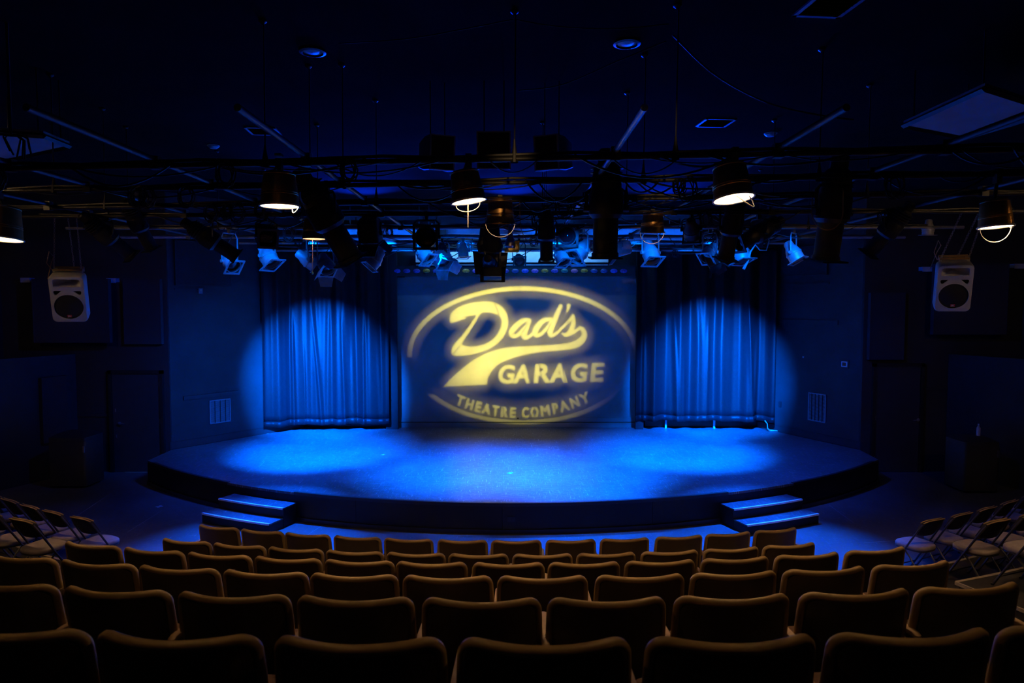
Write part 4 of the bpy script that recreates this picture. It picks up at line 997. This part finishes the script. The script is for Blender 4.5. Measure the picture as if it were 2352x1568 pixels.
# ------------------------------------------------------------------ pail lights
def pail(px, py, Y, diam, label, roll=0, pitch=0, bulb=None, handle='none', k=0, mat=None):
    c = at(px, py, Y); g = c; rr = diam/2; h = rr*1.72; rt = rr*0.80
    root = Vector((g.x, Y, ZP)) if k is not None else Vector((g.x, Y, g.z+h+0.5))
    o = thing('pail_light', label, 'light', root, 0, 'pail house lights')
    M = T(*(c-root)) @ R('Y', math.radians(roll)) @ R('X', math.radians(pitch))
    mat = mat or M_copper
    MB().lathe([(rr, 0.0), (rr*0.985, 0.012), (rr-(rr-rt)*0.5, h*0.5), (rt, h-0.012), (rt*0.93, h), (0.001, h)], 28, M).build('pail_body', mat, o)
    MB().lathe([(rr-0.003, 0.001), (rt-0.006, h-0.02), (0.001, h-0.012)], 28, M).build('pail_lining', M_enamel, o)
    MB().lathe([(rr-0.004, -0.006), (rr+0.008, -0.007), (rr+0.010, 0.004), (rr-0.001, 0.010)], 28, M).build('rim_bead', M_enamel if bulb is M_bulb else mat, o)
    for f in (0.34, 0.40, 0.94):
        r_ = rr-(rr-rt)*f
        MB().lathe([(r_-0.002, h*f-0.006), (r_+0.005, h*f), (r_-0.002, h*f+0.006)], 28, M).build('hoop', mat, o)
    MB().cyl(M @ Vector((0, 0, h-0.012)), M @ Vector((0, 0, h-0.05)), 0.022).build('lamp_socket', M_black, o)
    MB().lathe([(0.001, h-0.165), (0.022, h-0.155), (0.036, h-0.122), (0.03, h-0.085), (0.014, h-0.06), (0.013, h-0.045)], 14, M).build('bulb', bulb or M_bulb_dim, o)
    t = M @ Vector((0, 0, h))
    MB().cyl(t, t.lerp(Vector((0, 0, 0)), 0.97), 0.016).build('hanger_stem', M_black, o)
    MB().box((0, 0, -0.04), (0.05, 0.06, 0.09)).box((0, 0, 0.036), (0.05, 0.075, 0.02)).build('hook_clamp', M_black, o)
    if handle == 'arc':
        pts = [M @ Vector((rr*1.02*math.cos(a), 0.02*math.sin(a), -rr*0.98*math.sin(a))) for a in [PI*i/18 for i in range(19)]]
        MB().tube(pts, 0.0042, 6).build('handle', M_wcable, o)
        MB().tube([M @ Vector((rr*1.02+0.02*math.cos(a), 0.0, -0.005+0.012*math.sin(a))) for a in [2*PI*i/10 for i in range(10)]], 0.003, 5, True).build('handle_ring', M_wcable, o)
    elif handle == 'loop':
        pts = [M @ Vector((rr*(0.65+0.40*t_), -0.05*math.sin(PI*t_), -0.03-0.30*rr*math.sin(PI*t_)+0.03*t_)) for t_ in [i/12 for i in range(13)]]
        MB().tube(pts, 0.0045, 6).build('handle', M_wcable, o)
    elif handle == 'flop':
        pts = [M @ Vector((rr*(-0.02+0.75*math.sin(a)), -0.6*rr*(0.2+math.sin(a)), -0.55*rr*math.sin(a))) for a in [PI*i/14 for i in range(15)]]
        pts = [M @ Vector((rr*x_, -rr*y_, -rr*z_)) for x_, y_, z_ in ((-0.05, .55, 0.0), (0.15, .65, .25), (0.45, .7, .55), (0.68, .7, .72), (0.74, .7, .66), (0.66, .7, .38), (0.52, .72, .12), (0.58, .7, 0.0))]
        MB().tube(pts, 0.0048, 6).build('handle', M_wcable, o)
    elif handle == 'chain':
        p0 = M @ Vector((0, 0, h-0.2)); p1 = Vector((p0.x, p0.y, (c-root).z-0.215))
        MB().cyl(p0, p1, 0.0055, n=6).build('pull_cord', M_wcable, o)
        MB().tube([M @ Vector((0.10*math.cos(a)-0.01, -0.04, -0.03-0.06*abs(math.sin(a)))) for a in [PI*i/10 for i in range(11)]], 0.004, 5).build('handle', M_wcable, o)
    return o
pail(643, 473, 5.72, 0.315, 'dark pail light with a lit cream inside over the left seats', 0, 0, M_bulb, 'loop')
pail(1077, 462, pipeY(0, -0.35), 0.290, 'tilted dark pail light with a white pull cord near the middle', -9, 0, M_bulb, 'chain')
pail(1685, 456, 5.50, 0.315, 'brightest pail light with a loose white handle on the right', -6, -8, M_bulb, 'flop')
pail(1149, 512, 7.85, 0.33, 'gold pail with a white arched handle in the middle', 0, 9, M_bulb_dim, 'arc', 2)
pail(1498, 533, 9.0, 0.31, 'gold pail with a white arched handle right of the middle', 0, 8, M_bulb_dim, 'arc', 3)
pail(2287, 521, 6.35, 0.285, 'bright pail light with a white arched handle at the right edge', -3, -2, M_bulb, 'arc', 1)
pail(2, 549, 7.25, 0.40, 'bright pail light cut off by the left edge', 2, -5, M_bulb, 'none', 1)
pail(722, 548, 9.2, 0.315, 'dark pail light half hidden behind the big leaning lamp', 0, 0, M_bulb_dim, 'none', 3)
b = at(718, 550, 9.2); e = at(718, 627, 9.2)
o = thing('pull_chain', 'thin pull chain with a pale green bead hanging in front of the left curtain', 'chain', b)
MB().cyl((0, 0, 0.06), Vector(e)-Vector(b), 0.004, n=6).build('chain', M_wcable, o)
MB().lathe([(0.001, -0.02), (0.014, -0.012), (0.014, 0.008), (0.006, 0.02)], 10, T(*(Vector(e)-Vector(b)))).build('bead', pm('bead_green', (0.3, 0.7, 0.65), 0.3, var=0), o)
# house pails over the rear seats, out of the picture
for x, y, wd in ((-1.9, 2.5, 'over the rear seats on the left'), (1.9, 2.4, 'over the rear seats on the right'), (-7.4, 5.6, 'over the left folding chairs'), (7.4, 5.6, 'over the right folding chairs')):
    rr = 0.155; h = 0.27; o = thing('pail_light', 'pail light %s' % wd, 'light', (x, y, ZC), 0, 'pail house lights'); M = T(0, 0, 5.35-ZC) @ R('X', math.radians(42) if 'folding' in wd else 0)
    MB().lathe([(rr, 0.0), (0.125, h), (0.001, h)], 24, M).build('pail_body', M_copper, o)
    MB().lathe([(rr-0.003, 0.001), (0.12, h-0.02), (0.001, h-0.012)], 24, M).build('pail_lining', M_enamel, o)
    MB().lathe([(0.001, h-0.215), (0.022, h-0.205), (0.036, h-0.17), (0.03, h-0.13), (0.013, h-0.01)], 14, M).build('bulb', M_bulb_mid if 'folding' in wd else M_bulb_rear, o)
    MB().cyl((0, 0, 5.35-ZC+h), (0, 0, 0), 0.012).build('hanger_stem', M_black, o)
# wire loop under the big right lamp
o = MB().tube([at(1866, 452, 6.3)] + [at(1900+36*math.cos(a), 486+42*math.sin(a), 6.3) for a in [PI*(1-i/14) for i in range(15)]] + [at(1937, 440, 6.3), at(1925, 400, 6.45)], 0.0055, 6).build('wire_loop', M_fpipe); tag(o, 'tan wire loop hanging round the big black lamp on the right', 'wire')
# white cable tail over the right curtain
c0 = at(1733, 560, 10.6); pts = [at(x, y, 10.6) for x, y in ((1753, 520), (1767, 552), (1760, 575), (1745, 574), (1735, 562), (1724, 578), (1718, 600), (1708, 618))]
o = MB().tube(pts, [.008, .010, .010, .010, .012, .014, .016, .024], 6).build('cable_tail', M_blulab); tag(o, 'white cable tail with a plug dangling over the right curtain', 'cable')
# hanging connectors on the right lamps (gold lamp-like cap in the middle)
o = thing('work_lamp', 'small bright-capped lamp below the gold pail in the middle', 'lamp', at(1172, 560, 9.6))
MB().lathe([(0.02, 0.30), (0.03, 0.16), (0.05, 0.08), (0.075, 0.02), (0.08, -0.03), (0.06, -0.06)], 14).build('cap', M_steel, o)
MB().box((0.02, 0, -0.09), (0.20, 0.10, 0.05)).build('bracket', M_goldlamp, o)
MB().box((0.10, 0, -0.02), (0.055, 0.06, 0.12)).build('terminal_box', M_goldlamp, o)
zt = ZP - (at(1172, 560, 9.6).z)
MB().tube([(0, 0, 0.28), (0.0, -0.2, zt*0.7), (0, pipeY(3, 0)-9.6, zt)], 0.01, 6).build('stem', M_black, o)
# sagging free cables
def cable(label, pts, r=0.008, mat=None):
    q = []; P_ = [Vector(p) for p in pts]; n = len(P_)
    for i in range(n-1):
        a, b_, c_, d = P_[max(i-1, 0)], P_[i], P_[i+1], P_[min(i+2, n-1)]
        for j in range(8):
            t = j/8; q.append(0.5*((2*b_)+(c_-a)*t+(2*a-5*b_+4*c_-d)*t*t+(-a+3*b_-3*c_+d)*t**3))
    q.append(P_[-1]); o = MB().tube(q, r, 6).build('cable', mat or M_cable); tag(o, label, 'cable'); return o
cable('long thin cable sagging under the ceiling left of the middle rod', [onz(780, 100, 5.985), at(930, 90, 5.6), at(1060, 68, 5.65), at(1178, 45, 5.70)], 0.006)
cable('long thin cable sagging under the ceiling right of the middle rod', [at(1182, 45, 5.70), at(1290, 62, 5.65), at(1420, 66, 5.6), at(1536, 55, 5.58)], 0.006)
cable('cable rising from the middle rods to the right ceiling rod', [at(1192, 208, 6.6), at(1290, 195, 6.3), at(1420, 140, 5.9), at(1530, 95, 5.6)], 0.007)
cable('cable sagging from the right ceiling rod towards the right wall', [at(1545, 80, 5.6), at(1640, 170, 5.8), at(1760, 235, 6.0), at(1870, 262, 6.2), at(1960, 275, 6.4)], 0.008)
cable('black cable sagging between the two nearest pipes on the right', [at(1515, 360, 5.5), at(1580, 380, 5.7), at(1640, 380, 5.8), at(1700, 352, 5.6)], 0.010)
cable('black cable looping below the second pipe near the gold pail', [at(1465, 420, 6.7), at(1490, 440, 6.8), at(1520, 442, 6.8), at(1556, 420, 6.7)], 0.010)
cable('thin pale cable from the bright pail to the right', [at(1728, 441, 5.6), at(1752, 448, 6.0), at(1790, 452, 7.3)], 0.004, M_blulab)
cable('thin pale cable drooping left of the bright pail', [at(1546, 454, 7.6), at(1590, 447, 7.4), at(1625, 430, 7.0)], 0.004, M_blulab)
cable('black cable sagging from the left pail light', [at(520, 385, 5.8), at(570, 393, 5.8), at(610, 394, 5.75), at(645, 385, 5.75)], 0.007)
cable('black cable loop hanging left of the big leaning lamp', [at(688, 440, 6.4), at(690, 455, 6.5), at(700, 468, 6.7), at(716, 470, 6.9)], 0.010)
cable('thin gold cord hanging right of the gold pail in the middle', [at(1194, 462, 7.9), at(1195, 510, 7.8), at(1200, 535, 7.8), at(1213, 553, 7.8), at(1228, 543, 7.9)], 0.004, M_fpipe)

# ------------------------------------------------------------------ loudspeakers
def loudspeaker(px, py, Y, yaw, tilt, label):
    c = at(px, py, Y); o = thing('loudspeaker', label, 'loudspeaker', c)
    B = R('Z', math.radians(yaw)) @ R('X', math.radians(tilt))           # local -y is the front
    W_, H_, D_ = 0.42, 0.665, 0.40
    lp = []
    for y, kx, kz in ((-0.20, 0.955, 0.97), (-0.185, 0.99, 0.99), (-0.15, 1, 1), (0.02, 0.98, 0.99), (0.16, 0.66, 0.93), (0.20, 0.55, 0.86)):
        lp.append([(x*kx, y, z*kz) for x, z in rrect(W_, H_, 0.06, 5)])
    MB().loft(lp, B, caps=(False, True)).build('cabinet', M_pa, o, 45)
    wz = -0.105; wr = 0.178
    horn = [(x, z+0.225) for x, z in rrect(0.32, 0.13, 0.03, 3)]
    woof = [(wr*math.cos(2*PI*i/40), wz+wr*math.sin(2*PI*i/40)) for i in range(40)]
    ports = []
    for s in (-1, 1):
        pl = [(s*0.055, 0.128), (s*0.15, 0.128), (s*0.165, 0.118), (s*0.168, 0.095), (s*0.155, 0.065), (s*0.14, 0.060), (s*0.125, 0.064)]
        ports.append(pl)
    outer = [(x*0.95, z*0.965) for x, z in rrect(W_, H_, 0.06, 5)]
    f = plate_with_holes(outer, [horn, woof] + ports, 0.02, 0.004)
    Mf = B @ T(0, -0.185, 0) @ R('X', PI/2); f.v = [tuple(Mf @ Vector(v)) for v in f.v]; f.build('front_baffle', M_pa, o, 40)
    MB().loft([[(x, -0.18, z+0.225) for x, z in rrect(0.33, 0.14, 0.03, 3)], [(x, -0.09, z+0.225) for x, z in rrect(0.2, 0.1, 0.02, 3)], [(x, -0.02, z+0.225) for x, z in rrect(0.05, 0.05, 0.01, 3)]], B, caps=(False, True)).build('horn', M_pa, o)
    MB().box((0, -0.19, 0.17), (0.33, 0.035, 0.022), B).build('horn_lip', M_pa, o)
    for s in (-1, 1): MB().box((s*0.115, -0.10, 0.095), (0.14, 0.03, 0.10), B).build('port', M_grille, o)
    g = MB().lathe([(0.001, 0.024), (0.07, 0.020), (0.13, 0.010), (wr-0.004, -0.004)], 36, B @ T(0, -0.19, wz) @ R('X', PI/2)).build('woofer_grille', M_grille, o)
    MB().lathe([(wr-0.006, 0.0), (wr-0.004, 0.010), (wr+0.005, 0.010), (wr+0.007, 0.0)], 40, B @ T(0, -0.196, wz) @ R('X', PI/2)).build('woofer_ring', M_pa, g)
    MB().box((0, -0.216, wz-0.128), (0.052, 0.012, 0.032), B).build('badge', M_red, o)
    t = text_mesh('JBL', 0.03); Mt = B @ T(0, -0.223, wz-0.128) @ R('X', PI/2); t.v = [tuple(Mt @ Vector(v)) for v in t.v]
    t.build('badge_lettering', M_white, o, 0)
    # rigging: bracket frame, chains up to the grid
    MB().box((0, -0.02, H_/2+0.035), (0.34, 0.04, 0.02), B).box((0, 0.10, H_/2+0.035), (0.34, 0.04, 0.02), B).build('hanging_bracket', M_fpipe, o)
    for s in (-1, 1):
        for yb in (-0.02, 0.10): MB().box((s*0.16, yb, H_/2+0.01), (0.03, 0.03, 0.06), B).build('bracket_foot', M_steel, o)
    for s, yb, top in ((-1, -0.02, 1), (1, -0.02, 1), (0.35, 0.10, 1)):
        b0 = B @ Vector((s*0.16, yb, H_/2+0.03)); up = Vector((b0.x, pipeY(3, c.x)-c.y + yb*0.3, ZP-c.z))
        mb = MB(); n = int((up-b0).length/0.034)
        for i in range(n):
            p = b0.lerp(up, (i+0.5)/n); M = T(*p) @ R('Z', (i % 2)*PI/2)
            mb.tube([M @ Vector((0.009*math.cos(a), 0, 0.021*math.sin(a))) for a in [2*PI*j/8 for j in range(8)]], 0.0034, 4, True)
        ch = mb.build('chain', M_steel, o)
    pt = [B @ Vector((-0.19, 0.05, H_/2)), B @ Vector((-0.24, 0.0, H_/2+0.12)), B @ Vector((-0.20, 0.02, H_/2+0.28)), B @ Vector((-0.16, 0.05, H_/2+0.2)), B @ Vector((-0.2, 0.06, H_/2+0.1)), B @ Vector((-0.26, 0.05, H_/2-0.12))]
    MB().tube(pt, 0.006, 5).build('signal_cable', M_fpipe, o)
    return o
loudspeaker(163, 677, 9.5, 22, 20, 'grey loudspeaker with a red badge hanging on chains at the left')
loudspeaker(2186, 652, 9.35, -24, 20, 'grey loudspeaker with a red badge hanging on chains at the right')
# centre cluster of three dark speakers
def cluster(px, py, Y, yaw, tilt, wd, hz, label):
    c = at(px, py, Y); o = thing('cluster_speaker', label, 'loudspeaker', c); B = R('Z', math.radians(yaw)) @ R('X', math.radians(tilt)); D_ = 0.62
    lp = [[(x*k, y, z*k) for x, z in ((wd/2, hz/2), (-wd/2, hz/2), (-wd/2, -hz/2), (wd/2, -hz/2))] for y, k in ((0, 1), (D_*0.4, 0.97), (D_, 0.72))]
    MB().loft(lp, B, caps=(False, True)).build('cabinet', M_case, o)
    MB().box((0, 0.012, 0), (wd-0.03, 0.02, hz-0.03), B).build('grille', M_grille, o)
    for s in (-1, 1):
        MB().box((s*(wd/2-0.005), -0.004, 0), (0.014, 0.02, hz), B).build('edge_rail', M_blulab, o)
        MB().box((0, -0.004, s*(hz/2-0.005)), (wd, 0.02, 0.012), B).build('edge_rail', M_blulab, o)
        pts = [B @ Vector((s*wd/2, 0.0, -hz/2)), B @ Vector((s*wd/2*0.97, D_*0.4, -hz/2*0.97)), B @ Vector((s*wd/2*0.72, D_, -hz/2*0.72))]
        MB().tube(pts, 0.009, 4).build('corner_edge', M_blulab, o)
    for s in (-1, 1): MB().cyl(B @ Vector((s*wd*0.3, 0.2, hz/2-0.01)), (B @ Vector((s*wd*0.3, 0.2, hz/2))).xy.to_3d() + Vector((0, 0, ZC-c.z)), 0.007, n=6).build('hanger_rod', M_pipe, o)
    return o
cluster(1016, 350, 7.35, 22, 8, 0.27, 0.36, 'left dark speaker of the hanging centre cluster')
cluster(1134, 345, 7.30, 0, 10, 0.355, 0.385, 'middle dark speaker of the hanging centre cluster')
cluster(1255, 350, 7.35, -22, 8, 0.27, 0.36, 'right dark speaker of the hanging centre cluster')

# ------------------------------------------------------------------ ceiling fittings
for px, py, lab in ((718, 116, 'round ceiling loudspeaker in the dark ceiling left of the middle'), (1440, 97, 'round ceiling loudspeaker in the dark ceiling right of the middle')):
    q = onz(px, py, ZC); o = thing('ceiling_speaker', lab, 'speaker', (q.x, q.y, ZC))
    MB().lathe([(0.125, 0.0), (0.125, -0.02), (0.10, -0.028), (0.09, -0.01)], 24).build('trim_ring', M_black, o)
    MB().lathe([(0.09, -0.012), (0.05, -0.022), (0.001, -0.026)], 24).build('grille', M_grey, o)
for px, py, lab in ((605, 300, 'square ceiling vent over the left pail light'), (1643, 281, 'square ceiling vent over the bright pail light'), (1905, 12, 'square ceiling vent at the top right')):
    q = onz(px, py, ZC); o = thing('ceiling_vent', lab, 'vent', (q.x, q.y, ZC), 0.1)
    for s in (-1, 1):
        MB().box((s*0.19, 0, -0.008), (0.035, 0.415, 0.016)).build('frame_bar', M_grey, o); MB().box((0, s*0.19, -0.008), (0.415, 0.035, 0.016)).build('frame_bar', M_grey, o)
    for i in range(6): MB().box((0, 0, 0), (0.345, 0.035, 0.006), T(0, -0.14+0.056*i, -0.01) @ R('X', 0.5)).build('slat', M_black, o)
for px, py, lab in ((490, 334, 'small ceiling fitting left of the left ceiling vent'), (1770, 306, 'small ceiling fitting right of the right ceiling vent')):
    q = onz(px, py, ZC); o = thing('smoke_detector', lab, 'detector', (q.x, q.y, ZC))
    MB().lathe([(0.08, 0), (0.08, -0.02), (0.05, -0.045), (0.001, -0.048)], 16).build('cover', M_grey, o); MB().lathe([(0.09, 0.0), (0.09, -0.008), (0.08, -0.01)], 16).build('base', M_white, o)
def cloud(label, corners, z, rim):
    P_ = [onz(x, y, z) for x, y in corners]; c = sum((p for p in P_), Vector())/len(P_)
    o = thing('ceiling_panel', label, 'panel', c); n = len(P_)
    vs = [tuple(p-c) for p in P_] + [tuple(p-c+Vector((0, 0, 0.05))) for p in P_]
    MB().add(vs, [tuple(range(n)), tuple(reversed(range(n, 2*n)))] + [(i, (i+1) % n, n+(i+1) % n, n+i) for i in range(n)]).build('board', M_cloud, o)
    for i in range(n):
        a = P_[i]-c; b_ = P_[(i+1) % n]-c
        MB().tube([a, b_], 0.028, 4).build('frame_bar', rim, o)
        MB().cyl(a.lerp(Vector(), 0.15)+Vector((0, 0, 0.04)), Vector(((a*0.85).x, (a*0.85).y, ZC-c.z)), 0.008, n=6).build('hanger_rod', M_pipe, o)
cloud('pale flat panel hanging under the ceiling at the right edge', [(2075, 289), (2218, 316), (2420, 255), (2262, 204)], 5.45, M_pipe)
cloud('pale flat panel hanging under the ceiling at the left edge', [(160, 336), (100, 312), (-60, 300), (-60, 380), (20, 366)], 5.30, M_pipe)
# branching cables in front of the left panel
o = thing('cable_bundle', 'tangled black cables fanning out before the left ceiling panel', 'cables', at(25, 312, 5.95))
rnd = random.Random(5); o0 = Vector(o.location)
for i in range(9):
    e = at(rnd.uniform(-25, 78), rnd.uniform(340, 368), 6.0) - o0; m_ = e*0.5 + Vector((0.06*(1 if e.x > 0 else -1), 0, 0.06))
    MB().tube([(0, 0, 0), m_*0.6+Vector((0, 0, .02)), m_, e], 0.008, 5).build('cable', M_cable, o)
MB().tube([(0, 0, 0), (0.0, 0.0, ZC-o0.z)], 0.012, 6).build('cable_riser', M_cable, o)
